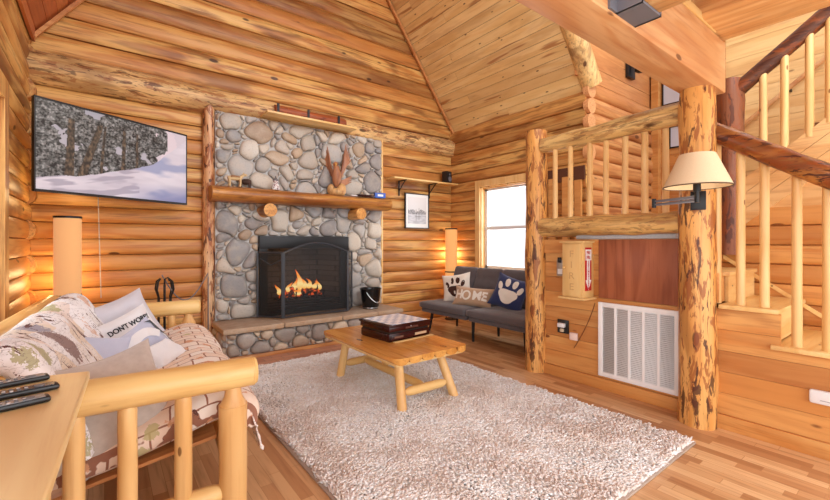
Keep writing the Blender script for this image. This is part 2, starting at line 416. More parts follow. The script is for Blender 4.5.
m = M(); m.box(XL-.2, 7.2, YF, YB+.1, -.08, 0)
struct(m, 'floor', floorm)
# brick-red tile border in front of the hearth
tile = N('terracotta_tile', .5)
tbr = tile.n('ShaderNodeTexBrick'); tile.set(tbr.inputs['Vector'], tile.coord()); tbr.inputs['Scale'].default_value = 1
tbr.inputs['Color1'].default_value = srgb(168, 112, 88); tbr.inputs['Color2'].default_value = srgb(196, 142, 114); tbr.inputs['Mortar'].default_value = srgb(150, 120, 100)
tbr.inputs['Brick Width'].default_value = .2; tbr.inputs['Row Height'].default_value = .1; tbr.inputs['Mortar Size'].default_value = .004
tile.color(tbr.outputs['Color'])
m = M(); m.box(.92, 3.5, 4.36, 4.72, -.01, .008); struct(m, 'trim_hearth_border', tile.mat)

def siding(m, axis, a, b, z0, z1, face, out, course, mi=0, n=8, z_off=0, clip=None, dep=.042, seed=1):
    """courses of half-round logs along axis; face = wall coordinate, out = +-1 side the logs bulge to"""
    rs = random.Random(seed)
    z = z0-z_off
    while z < z1-.01:
        c = course; lo, hi = z, z+c
        ax0, ax1 = a, b
        if clip: ax0, ax1 = clip((lo+hi)/2, a, b)
        if ax1-ax0 > .05:
            P = []
            K = 9
            wob = rs.random()*30
            for i in range(n+1):
                t = ax0+(ax1-ax0)*i/n
                d = dep*(1+.18*mnoise.noise(Vector((t*.8, wob, 0))))
                row = []
                for k in range(K):
                    a_ = PI*k/(K-1)
                    zz = (lo+hi)/2-math.cos(a_)*c/2*.995
                    off = d*(math.sin(a_)**.62)
                    zz = max(zz, z0)
                    row.append((t, face+out*off, zz) if axis == 0 else (face+out*off, t, zz))
                P.append(row)
            vs = [p for r_ in P for p in r_]
            fs = [(i*K+k, i*K+k+1, (i+1)*K+k+1, (i+1)*K+k) for i in range(n) for k in range(K-1)]
            fs += [tuple(range(K)), tuple(range(n*K, n*K+K))]
            m.add(vs, fs, mi)
        z = hi
def gable(z, a, b):
    if z < EAVE-.1: return a, b
    d = (z-EAVE+.1)/SL
    return max(a, XL+d-.12), min(b, XR-d+.12)

# back wall: narrow logs, one big hand-peeled log, wider logs in the gable
C = 2.85/17
m = M()
nl, nh = 2, 8          # courses below and up to the top of the firebox opening
siding(m, 0, XL, XR, 0, nl*C, YB, -1, C, seed=3, n=12)
siding(m, 0, XL, 1.52, nl*C, nh*C, YB, -1, C, seed=33, n=6)
siding(m, 0, 2.81, XR, nl*C, nh*C, YB, -1, C, seed=34, n=6)
siding(m, 0, XL, XR, nh*C, 2.85, YB, -1, C, seed=35, n=12)
m.log((XL-.05, YB-.02, 3.01), (XR+.05, YB-.02, 2.98), .165, .15, seg=22, n=22, wob=.10, mi=1, seed=4)
siding(m, 0, XL, XR, 3.16, ZR, YB, -1, .208, clip=gable, seed=5, n=12, dep=.055)
m.box(XL-.3, 1.52, YB, YB+.12, 0, ZR, mi=2); m.box(2.81, XR+.3, YB, YB+.12, 0, ZR, mi=2); m.box(1.52, 2.81, YB, YB+.12, 0, nl*C, mi=2); m.box(1.52, 2.81, YB, YB+.12, nh*C, ZR, mi=2)
back = struct(m, 'wall_back', [logx, peelx, gap])
# short pieces give the wall its butt joints
# right wall: logs pass the stair opening and show their sawn ends
m = M()
WY0, WY1, WZ0, WZ1 = 3.45, 4.62, .86, 2.22        # window opening
for a, b, z0, z1 in ((YE, WY0, 0, 3.26), (WY1, YB, 0, 3.26)): pass
def right_course(z, a, b): return a, b
def siding_hole(m, axis, a, b, z0, z1, face, out, course, hole, **k):
    """as siding, leaving a window opening hole=(a0,a1,z0,z1)"""
    h0, h1, hz0, hz1 = hole
    nlow = round((hz0-z0)/course); nmid = round((hz1-z0)/course)
    za, zb = z0+nlow*course, z0+nmid*course
    siding(m, axis, a, b, z0, za, face, out, course, **k)
    siding(m, axis, a, h0, za, zb, face, out, course, **k)
    siding(m, axis, h1, b, za, zb, face, out, course, **k)
    siding(m, axis, a, b, zb, z1, face, out, course, **k)
    return za, zb
za, zb = siding_hole(m, 1, YE, YB, 0, 17*C, XR, -1, C, (WY0, WY1, WZ0, WZ1), seed=8, n=6)
siding(m, 1, YE, YB, 17*C, 17*C+.42, XR, -1, .21, seed=9, n=8, dep=.07)
m.box(XR, XR+.14, YE+.1, WY0, 0, 3.27, 1); m.box(XR, XR+.14, WY1, YB, 0, 3.27, 1)
m.box(XR, XR+.14, WY0, WY1, 0, WZ0, 1); m.box(XR, XR+.14, WY0, WY1, WZ1, 3.27, 1)
struct(m, 'wall_right', [logy, gap])
# sawn ends of the right wall's logs
endgrain = N('sawn_log_end', .6)
ew = endgrain.n('ShaderNodeTexNoise'); endgrain.set(ew.inputs['Vector'], endgrain.coord((9, 9, 9), 1)); ew.inputs['Detail'].default_value = 3
endgrain.color(endgrain.ramp(ew.outputs['Fac'], [(.3, srgb(196, 126, 76)), (.55, srgb(222, 164, 108)), (.75, srgb(178, 104, 62))]))
m = M()
z = 2.47
while z < 3.30:
    m.log((XR+.02, YE+.02, z), (XR+.02, YE-.05, z), .098, seg=24, n=3, wob=.03); z += .2
struct(m, 'trim_log_ends', endgrain.mat)

# left wall with a tall window
LY0, LY1, LZ0, LZ1 = 2.3, 3.70, .45, 2.24
m = M()
siding_hole(m, 1, .6, YB, 0, 3.35, XL, 1, C*1.0, (LY0, LY1, LZ0, LZ1), seed=12, n=10, z_off=0)
for a, b, z0, z1 in ((.6, LY0, 0, 3.4), (LY1, YB, 0, 3.4), (LY0, LY1, 0, LZ0), (LY0, LY1, LZ1, 3.4)): m.box(XL-.14, XL, a, b, z0, z1, 1)
# log ends interlocking at the corner
z = C*.5+C*2
while z < 3.3:
    m.log((XL-.02, YB-.14, z), (XL-.02, YB+.02, z), .105, seg=18, n=3, wob=.06); z += 2*C
struct(m, 'wall_left', [logy, gap])

# ceilings: real boards along Y on the two slopes
def slope_boards(m, x0, x1, right, y0, y1, bw=.135):
    L = (x1-x0)*math.sqrt(1+SL*SL); n = int(L/bw)+1
    rs = random.Random(31 if right else 32)
    dx = bw/math.sqrt(1+SL*SL)
    for i in range(n):
        s0, s1 = i*dx, (i+1)*dx-.0025
        ycuts = [y0]
        y = y0+rs.uniform(1.2, 6.0)
        while y < y1-.4: ycuts.append(y); y += rs.uniform(2.5, 4.6)
        ycuts.append(y1)
        for ya, yb in zip(ycuts[:-1], ycuts[1:]):
            pts = []
            for s_ in (s0, s1):
                X = XR-s_ if right else XL+s_
                pts.append((X, EAVE+SL*s_))
            nx, nz = (SL, 1)
            k = .02/math.sqrt(1+SL*SL)
            off = (nx*k if right else -nx*k, nz*k)
            pts = [pts[0], pts[1], (pts[1][0]+off[0], pts[1][1]+off[1]), (pts[0][0]+off[0], pts[0][1]+off[1])]
            m.prism(pts, 1, ya+.001, yb-.001)
m = M(); slope_boards(m, 0, XR-RIDGE, True, YE, YB)
struct(m, 'ceiling', ceilw)
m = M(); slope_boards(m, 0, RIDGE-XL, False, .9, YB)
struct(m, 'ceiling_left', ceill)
# a dark backing above the boards and a ridge
m = M()
for sgn in (1, -1):
    x0 = XR if sgn > 0 else XL
    pts = [(x0+sgn*.06, EAVE+.0), (RIDGE, ZR+.05), (RIDGE, ZR+.15), (x0+sgn*.18, EAVE+.05)]
    m.prism(pts, 1, .9 if sgn < 0 else YE+.02, YB+.1)
struct(m, 'ceiling_roof', gap)
# thin trim where gable wall meets the slopes, and along the left eave
m = M()
for sgn, x0 in ((1, XR), (-1, XL)):
    p = [(x0-sgn*.0, EAVE-.03), (RIDGE, ZR-.03), (RIDGE, ZR-.085), (x0-sgn*.0, EAVE-.085)]
    m.prism(p, 1, YB-.12, YB-.085)
struct(m, 'trim_gable', plkx)
m = M(); m.box(XL+.05, XL+.075, .9, YB-.1, EAVE-.02, EAVE+.12); struct(m, 'trim_eave', ceill)
# log rafter at the open edge of the right slope
m = M(); m.log((XR+.06, YE-.02, EAVE+.10), (XR-.92, YE-.02, EAVE+.10+.98*SL), .135, .14, seg=18, n=8, wob=.04)
one(m, 'log_rafter', palepeel, 'pale peeled log rafter running up the end of the sloping board ceiling', 'rafter', (XR-.02, YE-.02, EAVE+.13))

# stairwell: cross wall, far wall, landing side wall, outer stair wall
m = M()
siding(m, 0, XR+.08, 7.0, 1.0, 3.44, YE+.06, -1, .2025, seed=21, n=6, dep=.085)
z = 3.44
i = 0
while z < 5.2:
    m.box(XR-.2, 7.0, YE+.03-.02*(i % 2)*.2, YE+.06, z, z+.2-.004, 1); z += .2; i += 1
m.box(XR, 7.1, YE+.06, YE+.14, 0, 5.3, 2)
struct(m, 'wall_stairwell_back', [plkx, plkx, gap])
m = M()
z = 1.31
while z < 5.2:
    m.box(6.96, 7.0, -.6, YE+.05, z, z+.17-.004, 0); z += .17
m.box(7.0, 7.1, -.6, YE+.1, 1.1, 5.2, 1)
struct(m, 'wall_far', [plky, gap])
m = M()
z = 1.2
while z < 5.2:
    m.box(5.30, 5.34, -1.4, 1.42, z, z+.17-.003, 0); z += .17
m.box(5.34, 5.40, -1.4, 1.42, 0, 5.2, 1)
struct(m, 'wall_stair_outer', [plkpale, gap])
m = M(); m.box(6.84, 6.96, YE-.1, YE+.0, 1.31, 5.0); struct(m, 'trim_corner', plky)
m = M(); m.box(3.66, 7.0, 2.46, 2.54, 0, 1.30); struct(m, 'wall_landing_side', logx)
m = M(); m.box(3.50, 7.0, 1.23, 2.46, 1.20, 1.333); m.box(XR+.16, 7.0, 2.4605, 2.8, 1.20, 1.333); struct(m, 'floor_landing', plky)
# vertical door boards seen between the balusters
m = M()
m.box(XR-.09, XR-.05, 3.22, 3.32, 1.2, 2.18); m.box(XR-.09, XR-.05, 3.02, 3.11, 1.2, 2.18); m.box(XR-.09, XR-.05, 2.84, 2.93, 1.2, 2.12)
m.box(XR-.075, XR-.05, 2.8, 3.36, 2.12, 2.3, 1)
struct(m, 'trim_door_boards', [plky, gap])
m = M()
for i in range(16): m.box(5.34+.0, 7.0, -.9+i*.24, -.9+(i+1)*.24-.004, 5.2, 5.24)
struct(m, 'ceiling_stairwell', plkx)

# loft over the camera: boards and the wide timber at its edge
m = M()
for i in range(26):
    m.box(XL+i*.145, XL+(i+1)*.145-.004, YF, .96, 2.90, 2.93)
m.box(XL, 3.2, YF, .96, 2.935, 2.97)
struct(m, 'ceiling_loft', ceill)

# stair wall facing the room
def boards_x(m, X, y0, y1, z0, z1, bw, thick=.02, mi=0, seed=0):
    rs = random.Random(seed); z = z0
    while z < z1-.005:
        zt = min(z+bw, z1); cut = [y0]
        if y1-y0 > 1.2 and rs.random() < .6: cut.append(rs.uniform(y0+.4, y1-.4))
        cut.append(y1)
        for a, b in zip(cut[:-1], cut[1:]): m.box(X, X+thick, a+.0008, b-.0008, z+.0015, zt-.0015, mi, b=0)
        z = zt
m = M()
boards_x(m, 3.52, 1.15, 2.46, .10, 1.20, .145, seed=2)
m.box(3.54, 3.6, 1.15, 2.46, 0, 1.199, 0)
struct(m, 'wall_stair_inner', [plky, gap])
m = M()
ST = [(-1.4, -.14, .20), (-.14, .13, .42), (.13, .40, .42), (.40, .67, .64), (.67, .98, .87)]
levels = [(.20, -1.0), (.42, -.165), (.64, .375), (.87, .635)]   # tread height and where that step starts
z = .10; joints = [.10+.148*k for k in range(1, 6)]
cuts = sorted(set([.10]+[j for j in joints if j < .86]+[.17, .39, .61, .84]))
for z, zt in zip(cuts[:-1], cuts[1:]):
    ys = next(y for (lv, y) in levels if zt <= lv)
    g0 = .0012 if any(abs(z-j) < .001 for j in joints) else 0
    m.box(3.45, 3.47, ys, 1.05, z+g0, zt-(.0012 if any(abs(zt-j) < .001 for j in joints) else 0))
m.box(3.47, 3.52, -1.0, 1.05, 0, .17); m.box(3.4705, 3.52, -.12, 1.05, .2, .39); m.box(3.4705, 3.52, .43, 1.05, .42, .61); m.box(3.4705, 3.52, .69, 1.05, .64, .84)
struct(m, 'wall_stair_front', [plky, gap])
m = M(); m.box(3.495, 3.52, 1.17, 2.46, 0, .10, b=.003); m.box(3.425, 3.45, -1.0, 1.04, 0, .10, b=.003)
struct(m, 'baseboard_stair', plky)
# inner wall under the upper flight
m = M()
siding(m, 1, -1.0, 1.22, .2, 1.56, 4.32, -1, .155, seed=41, n=5, dep=.04)
m.box(4.32, 4.38, -1.0, 1.22, 0, 1.60, 1)
def sz(y): return 1.73+(1.16-y)*.8
for k in range(3):
    o0, o1 = -.13*k, -.13*(k+1)+.004
    pts = [(1.22, sz(1.22)+o0), (-1.0, sz(-1.0)+o0), (-1.0, sz(-1.0)+o1), (1.22, sz(1.22)+o1)]
    m.prism(pts, 0, 4.27, 4.31, 2)
y = 1.22
pts = [(1.22, 1.56), (1.22, sz(1.22)-.38), (-1.0, sz(-1)-.38), (-1.0, 1.56)]
m.prism(pts, 0, 4.30, 4.33, 2)
struct(m, 'wall_under_stairs', [plky, gap, beamy])

# window in the right wall
def casing(m, X, y0, y1, z0, z1, w, out, t=.03, mi=0):
    m.box(X, X+out*t, y0-w, y0, z0-w, z1+w, mi); m.box(X, X+out*t, y1, y1+w, z0-w, z1+w, mi)
    m.box(X, X+out*t, y0, y1, z1, z1+w, mi); m.box(X, X+out*t*1.6, y0, y1, z0-w*.5, z0, mi)
m = M()
casing(m, XR-.055, WY0, WY1, WZ0, WZ1, .10, -1)
m.box(XR-.055, XR+.14, WY0-.005, WY0+.02, WZ0, WZ1); m.box(XR-.055, XR+.14, WY1-.02, WY1+.005, WZ0, WZ1)
m.box(XR-.055, XR+.14, WY0, WY1, WZ1-.02, WZ1+.005); m.box(XR-.075, XR+.14, WY0, WY1, WZ0-.01, WZ0+.02)
struct(m, 'window_1', palz)
m = M()
a, b, c, d = WY0+.02, WY1-.02, WZ0+.02, WZ1-.02; mz = (c+d)/2+.0
for (y0, y1, z0, z1, x0) in ((a, a+.05, c, d, .03), (b-.05, b, c, d, .03), (a, b, c, c+.05, .03), (a, b, d-.05, d, .03), (a, b, mz-.025, mz+.025, .02)):
    m.box(XR+x0, XR+.09, y0, y1, z0, z1)
struct(m, 'window_1_frame', whitep)
m = M(); m.box(XR+.055, XR+.059, a+.05, b-.05, c+.05, d-.05); struct(m, 'window_1_glass', glassm)
# window in the left wall
m = M(); casing(m, XL+.055, LY0, LY1, LZ0, LZ1, .14, 1, .035)
m.box(XL-.1, XL+.055, LY1-.02, LY1+.005, LZ0, LZ1); m.box(XL-.1, XL+.055, LY0-.005, LY0+.02, LZ0, LZ1)
struct(m, 'window_2', logz)
m = M()
for (y0, y1, z0, z1) in ((LY0+.02, LY0+.07, LZ0, LZ1), (LY1-.07, LY1-.02, LZ0, LZ1), (LY0, LY1, LZ0, LZ0+.05), (LY0, LY1, LZ1-.05, LZ1), (LY0, LY1, 1.4, 1.45)): m.box(XL-.09, XL-.04, y0, y1, z0, z1)
struct(m, 'window_2_frame', whitep)
m = M(); m.box(XL-.065, XL-.061, LY0, LY1, LZ0, LZ1); struct(m, 'window_2_glass', glassm)

# snow and a pale shed wall outside the right window
snow = plain('snow', srgb(240, 240, 244), .9)
m = M(); m.box(5.2, 13, 2.0, 12, -.4, -.3); struct(m, 'floor_outside_snow', snow)

# ================================================================== POSTS, BEAMS, STAIRS
def post(x, y, z0, z1, r, mat, label, r1=None, seed=3, group=None):
    m = M(); m.log((x, y, z0), (x, y, z1), r, r1 or r, seg=26, n=16, wob=.10, seed=seed)
    return one(m, 'log_post', mat, label, 'post', (x, y, z0), group)
post(3.52, 2.54, 0, 2.44, .112, peelz, 'rugged peeled log post between the grey futon and the stair railing', .105, seed=5)
post(3.40, 1.08, 0, 2.40, .118, peelz, 'thick peeled log post carrying the big timber beam and the swing-arm lamp', .112, seed=9)
post(4.30, 1.13, 1.2, 2.70, .112, newelw, 'dark reddish log newel post behind the lamp post at the upper flight', .105, seed=14)
post(.985, 5.31, 0, 2.93, .07, darkpost, 'slim bark-streaked log post along the left edge of the stone fireplace', .066, seed=17)

t = thing('timber_beam', 'large square-sawn timber beam resting on the peeled log post', 'beam', (XL, 1.08, 2.40))
m = M(); m.box(XL, 3.62, .97, 1.185, 2.40, 2.77, b=.008); m.build('beam', beamx, t, True)
m = M(); m.box(XL, 3.40, .965, 1.2, 2.772, 2.83, b=.006); m.build('top_board', palx, t, True)
m = M(); m.box(1.985, 2.165, YF, .85, 2.43, 2.72, b=.006)
one(m, 'cross_beam', beamy, 'squared timber seated in the grey steel hanger on the big beam', 'beam', (2.075, 0, 2.43))
m = M(); m.box(1.97, 2.18, .845, .97, 2.415, 2.428); m.box(1.968, 1.982, .845, .97, 2.415, 2.74); m.box(2.168, 2.182, .845, .97, 2.415, 2.55)
m.box(1.90, 1.985, .958, .972, 2.415, 2.74)
hg = one(m, 'beam_hanger', greym, 'dark grey steel hanger bracket joining the two ceiling timbers', 'bracket', (2.075, .97, 2.415))
m = M()
for bz in (2.50, 2.60, 2.70):
    m = M(); m.lathe([(0, 0), (.014, 0), (.014, .01), (0, .01)], 6, T=Matrix.Translation((1.935-2.075, .957-.97, bz-2.415)) @ Matrix.Rotation(R(90), 4, 'X')); m.build('bolt', steel, hg)
m = M(); m.box(3.12, 3.62, YF, 1.2, 2.78, 3.0, b=.03)
one(m, 'loft_joist', beamy, 'wide pale timber at the edge of the loft above the stairs', 'beam', (3.37, -.5, 2.78))

# railing of the landing
t = thing('landing_railing', 'log railing of the landing with seven pale balusters between two posts', 'railing', (3.5, 1.8, 1.31))
m = M(); m.log((3.50, 2.44, 2.275), (3.44, 1.18, 2.275), .072, .088, seg=20, n=14, wob=.16, seed=3); m.build('top_rail', peely, t, True)
m = M(); m.log((3.52, 2.45, 1.455), (3.44, 1.17, 1.455), .098, .085, seg=20, n=14, wob=.14, seed=8); m.build('bottom_rail', peely, t, True)
for i, X in enumerate((555.2, 570.6, 590, 606, 625.2, 644.8, 665.7)):
    p = px(X, 200, 0, 3.48); r = .024+.001*(i % 3)
    m = M(); m.log((p.x, p.y, 1.50), (p.x, p.y, 2.26), r*1.05, r*.95, seg=12, n=5, wob=.05); m.build('baluster', palz, t, True)
# railing of the lower flight
t = thing('lower_stair_railing', 'sloping dark-streaked log handrail with pale balusters right of the lamp post', 'railing', (3.45, .4, .87))
m = M(); m.log((3.45, 1.02, 2.11), (3.45, -.45, 1.11), .062, .078, seg=20, n=16, wob=.14, seed=11); m.build('handrail', darkpost if False else wood('handrail_log', srgb(206, 146, 74), srgb(150, 84, 42), srgb(86, 44, 30), 1, blotch=1, knots=.4, bumpy=.5, rough=.28, rnd=.5), t, True)
for X, zb_ in ((717, .87), (740.7, .87), (764.6, .87), (797, .64), (828, .64), (905, .42)):
    p = px(X, 260, 0, 3.50); r = .027
    m = M(); m.log((p.x, p.y, zb_), (p.x, p.y, 2.08-(1.02-p.y)*.68), r, r*.95, seg=12, n=5, wob=.05); m.build('baluster', palz, t, True)
# railing of the upper flight
t = thing('upper_stair_railing', 'dark bark-brown log rail climbing to the loft with slim pale balusters', 'railing', (4.3, .4, 1.8))
m = M(); m.log((4.30, 1.08, 2.60), (4.30, -.9, 4.12), .062, .06, seg=20, n=16, wob=.12, seed=21); m.build('handrail', wood('dark_rail_log', srgb(128, 78, 48), srgb(96, 54, 34), srgb(60, 32, 24), 1, blotch=.9, knots=.3, bumpy=.6, rough=.4, rnd=.5), t, True)
for X in (763.5, 784.8, 809.8, 830, 868):
    p = px(X, 150, 0, 4.30)
    m = M(); m.log((4.29, p.y, sz(p.y)-.05), (4.29, p.y, 2.60+(1.08-p.y)*.767), .027, .026, seg=12, n=5, wob=.05); m.build('baluster', palz, t, True)
m = M(); m.tube([(5.24, 1.28, 2.50), (5.24, -1.0, 4.30)], .022, 10); 
hw = one(m, 'wall_handrail', beamx, 'thin brown handrail fixed to the pale board wall of the stairs', 'handrail', (5.24, 1.28, 2.5))
m = M()
for y in (.9, -.1):
    m = M(); m.box(5.24, 5.30, y-.01, y+.01, 2.5+(1.28-y)*.789-.03, 2.5+(1.28-y)*.789-.01)
    e = Vector((5.24, 1.28, 2.5)); m.v = [tuple(Vector(v)-e) for v in m.v]; m.build('bracket', black, hw)

t = thing('staircase', 'pine steps of the lower flight behind the balusters', 'stairs', (3.9, .4, 0))
m = M(); m.box(3.472, 3.60, .97, 1.16, .875, 1.085, b=.003); m.build('end_block', plky, t, True)
for i, (y0, y1, z) in enumerate(((-.42, -.14, .20), (-.14, .13, .42), (.13, .40, .42), (.40, .68, .64), (.66, .96, .87), (.95, 1.24, 1.09))):
    if i == 1: continue
    if i == 2: y0 = -.14
    x0 = 3.42 if y1 < 1.0 else 3.56
    m = M(); m.box(x0, 4.27, y0-.02, y1, z-.03, z, b=.004); m.build('tread', palx, t, True)
    m = M(); m.box(x0+.045, 4.27, y0, y0+.02, z-.22, z-.03); m.build('riser', palx, t, True)
m = M(); m.box(3.56, 4.27, 1.235, 1.255, 1.09, 1.29); m.build('riser', palx, t, True)
for i in range(11):
    y1 = 1.10-.27*i; z = 1.53+.216*i
    if y1 < -1.2: break
    m = M(); m.box(4.36, 5.29, y1-.29, y1, z-.03, z, b=.004); m.build('tread', palx, t, True)
m = M(); m.prism([(1.16, 1.20), (1.16, 1.165), (-.9, -.295), (-.9, -.26)], 0, 4.262, 4.268)
m.build('skirt_board', palx, t, True)
m = M(); m.box(3.475, 4.9, 1.24, 2.08, 1.334, 1.375, b=.014)
one(m, 'landing_rug', fcarpet, 'light grey carpet lying on the stair landing under the railing', 'rug', (4.2, 1.66, 1.334))
# ================================================================== FIREPLACE
def clip_poly(poly, nx, ny, d):
    """keep nx*x+ny*y <= d"""
    out = []; n = len(poly)
    for i in range(n):
        a, b = poly[i], poly[(i+1) % n]
        da, db = nx*a[0]+ny*a[1]-d, nx*b[0]+ny*b[1]-d
        if da <= 0: out.append(a)
        if (da < 0 < db) or (db < 0 < da):
            t = da/(da-db); out.append((a[0]+(b[0]-a[0])*t, a[1]+(b[1]-a[1])*t))
    return out
def cobbles(m, x0, x1, z0, z1, hole, sizes, T, seed, gap_=.004, h=.055, stretch=1.25, warp_amt=.10):
    """river stones filling a rectangle: weighted cells, rounded and domed; T maps (x, out, z) to the room"""
    rs = random.Random(seed); sites = []
    for r, tries in sizes:
        for _ in range(tries):
            x, z = rs.uniform(x0+r*.3, x1-r*.3), rs.uniform(z0+r*.3, z1-r*.3)
            if hole and hole[0]-r*.35 < x < hole[1]+r*.35 and z < hole[3]+r*.35: continue
            rr = r*rs.uniform(.85, 1.15)
            if all((x-a)**2/stretch**2+((z-b)*stretch)**2 > ((rr+c)*.84)**2 for a, b, c in sites): sites.append((x, z, rr))
    for i, (x, z, r) in enumerate(sites):
        poly = [(x0, z0), (x1, z0), (x1, z1), (x0, z1)]
        for j, (a, b, c) in enumerate(sites):
            if i == j or abs(a-x) > .6 or abs(b-z) > .6: continue
            dx, dz = a-x, b-z; D = dx*dx+dz*dz
            d = (D+r*r-c*c)/2
            poly = clip_poly(poly, dx, dz, dx*x+dz*z+d)
            if len(poly) < 3: break
        if len(poly) < 3: continue
        if hole:
            if z > hole[3]: poly = clip_poly(poly, 0, -1, -hole[3]) if any(hole[0] < p[0] < hole[1] for p in poly) or hole[0] < x < hole[1] else poly
            elif x < hole[0]: poly = clip_poly(poly, 1, 0, hole[0])
            else: poly = clip_poly(poly, -1, 0, -hole[1])
        if len(poly) < 3: continue
        cx = sum(p[0] for p in poly)/len(poly); cz = sum(p[1] for p in poly)/len(poly)
        for _ in range(2):
            q = []
            for k in range(len(poly)):
                a, b = poly[k], poly[(k+1) % len(poly)]
                w = .22
                q += [(a[0]*(1-w)+b[0]*w, a[1]*(1-w)+b[1]*w), (a[0]*w+b[0]*(1-w), a[1]*w+b[1]*(1-w))]
            poly = q
        size = sum(math.hypot(p[0]-cx, p[1]-cz) for p in poly)/len(poly)
        if size < .016: continue
        # even out the outline towards an ellipse-like pebble
        K = 22; ring = []
        for k in range(K):
            a = 2*PI*k/K; best = None
            ca, sa = math.cos(a), math.sin(a)
            rmin = size*2
            for e in range(len(poly)):
                p, q = poly[e], poly[(e+1) % len(poly)]
                ex, ez = q[0]-p[0], q[1]-p[1]; den = ca*ez-sa*ex
                if abs(den) < 1e-9: continue
                t = ((p[0]-cx)*ez-(p[1]-cz)*ex)/den; u = ((p[0]-cx)*sa-(p[1]-cz)*ca)/den
                if t > 0 and -.001 <= u <= 1.001: rmin = min(rmin, t)
            ring.append(rmin)
        ring = [(ring[k-1]+3*ring[k]+ring[(k+1) % K])/5 for k in range(K)]
        ring = [max(r_-gap_, r_*.7) for r_ in ring]
        hh = h*min(1.25, .45+size/.11)*rs.uniform(.8, 1.15)
        def warp(x, z):
            k = min(x-x0, x1-x, z-z0, z1-z)/.12
            if hole:
                hx = max(hole[0]-x, x-hole[1]); hz_ = z-hole[3]
                k = min(k, max(hx, hz_)/.12)
            k = max(0, min(1, k))*warp_amt
            return x+k*mnoise.noise(Vector((x*4.2, z*4.2, seed))), z+k*mnoise.noise(Vector((x*4.2, z*4.2, seed+9)))
        vs = []; fs = []
        tilt = rs.uniform(-.12, .12), rs.uniform(-.12, .12)
        lv = [(1.0, 0), (.985, .35), (.93, .62), (.80, .82), (.58, .94), (.30, .99)]
        for s_, o_ in lv:
            for k in range(K):
                a = 2*PI*k/K; rr = ring[k]*s_
                ddx, ddz = math.cos(a)*rr, math.sin(a)*rr
                wx, wz = warp(cx+ddx, cz+ddz); vs.append((wx, hh*o_*(1+tilt[0]*ddx/size+tilt[1]*ddz/size), wz))
        for i2 in range(len(lv)-1):
            for k in range(K):
                fs.append((i2*K+k, i2*K+(k+1) % K, (i2+1)*K+(k+1) % K, (i2+1)*K+k))
        wx, wz = warp(cx, cz); vs.append((wx, hh, wz)); top = (len(lv)-1)*K
        for k in range(K): fs.append((top+k, top+(k+1) % K, len(vs)-1))
        m.add([T(v) for v in vs], fs)

FX0, FX1 = 1.05, 3.385
FZ = 2.88; HB = .37
BX0, BX1, BZ = 1.54, 2.79, 1.39
FY = 5.28
fp = thing('fireplace', 'river-rock fireplace with raised stone hearth and log mantel', 'fireplace', (2.2, 5.3, 0))
m = M()
cobbles(m, FX0, FX1, HB, FZ, (BX0, BX1, HB, BZ), [(.15, 60), (.12, 120), (.09, 1500), (.065, 2500), (.042, 4000), (.026, 6000)], lambda v: (v[0], FY-v[1], v[2]), 5)
m.build('stone_facing', stone, fp, True, angle=80)
m = M()
m.box(FX0, BX0, FY-.004, YB-.08, HB, FZ); m.box(BX1, FX1, FY-.004, YB-.08, HB, FZ); m.box(BX0, BX1, FY-.004, YB-.08, BZ, FZ)
m.box(BX0, BX0+.02, FY, YB+.3, HB, BZ); 
m.build('mortar', mortar, fp, True)
m = M(); m.box(FX1, FX1+.03, FY-.02, YB-.06, HB, FZ+.01, b=.003); m.build('side_trim', palz, fp, True)
# hearth
m = M()
HX0, HX1, HY = 1.05, 3.32, 4.74
big = [(.115, 400), (.075, 500), (.045, 900), (.028, 1500)]
cobbles(m, HX0, HX1, .05, HB-.06, None, big, lambda v: (v[0], HY-v[1], v[2]), 12, h=.06, warp_amt=.03)
cobbles(m, HY, FY, .05, HB-.06, None, big, lambda v: (HX0-v[1], v[0], v[2]), 13, h=.05)
cobbles(m, HY, FY, .05, HB-.06, None, big, lambda v: (HX1+v[1], v[0], v[2]), 14, h=.05)
m.build('hearth_stones', stoneh, fp, True, angle=80)
m = M(); m.box(HX0, HX1, HY, FY, 0, HB-.06); m.build('hearth_core', mortar, fp, True)
m = M(); m.box(HX0-.02, HX1+.02, HY-.04, HY+.0, .0, .05, b=.004); m.build('base_board', plkx, fp, True)
xs = [1.0, 1.67, 2.42, 2.95, 3.38]
for a, b in zip(xs[:-1], xs[1:]):
    m = M(); m.box(a+.004, b-.004, 4.66+.01*random.random(), 5.27, HB-.06, HB, b=.012); m.build('hearth_slab', slabm, fp, True)
# firebox: metal surround and recess
m = M()
m.box(BX0, BX1, 5.20, 5.26, BZ-.16, BZ, b=.005); m.box(BX0, BX0+.10, 5.20, 5.26, HB, BZ-.16); m.box(BX1-.13, BX1, 5.20, 5.26, HB, BZ-.16)
m.box(BX0+.10, BX1-.13, 5.20, 5.26, HB, HB+.07)
m.build('firebox_surround', black, fp, True)
brick = N('firebrick', .8); fb = brick.n('ShaderNodeTexBrick'); brick.set(fb.inputs['Vector'], brick.coord((1, 1, 1))); fb.inputs['Scale'].default_value = 1
mpb = brick.n('ShaderNodeMapping'); brick.set(mpb.inputs[0], brick.n('ShaderNodeTexCoord').outputs['Object']); mpb.inputs['Rotation'].default_value = (R(90), 0, 0); brick.set(fb.inputs['Vector'], mpb.outputs[0])
fb.inputs['Color1'].default_value = srgb(92, 84, 80); fb.inputs['Color2'].default_value = srgb(70, 62, 58); fb.inputs['Mortar'].default_value = srgb(40, 36, 34); fb.inputs['Brick Width'].default_value = .22; fb.inputs['Row Height'].default_value = .075; fb.inputs['Mortar Size'].default_value = .006
brick.color(fb.outputs['Color'])
m = M()
x0, x1 = BX0+.10, BX1-.13
pts = [(x0, 5.26), (x0+.14, 5.74), (x1-.14, 5.74), (x1, 5.26)]
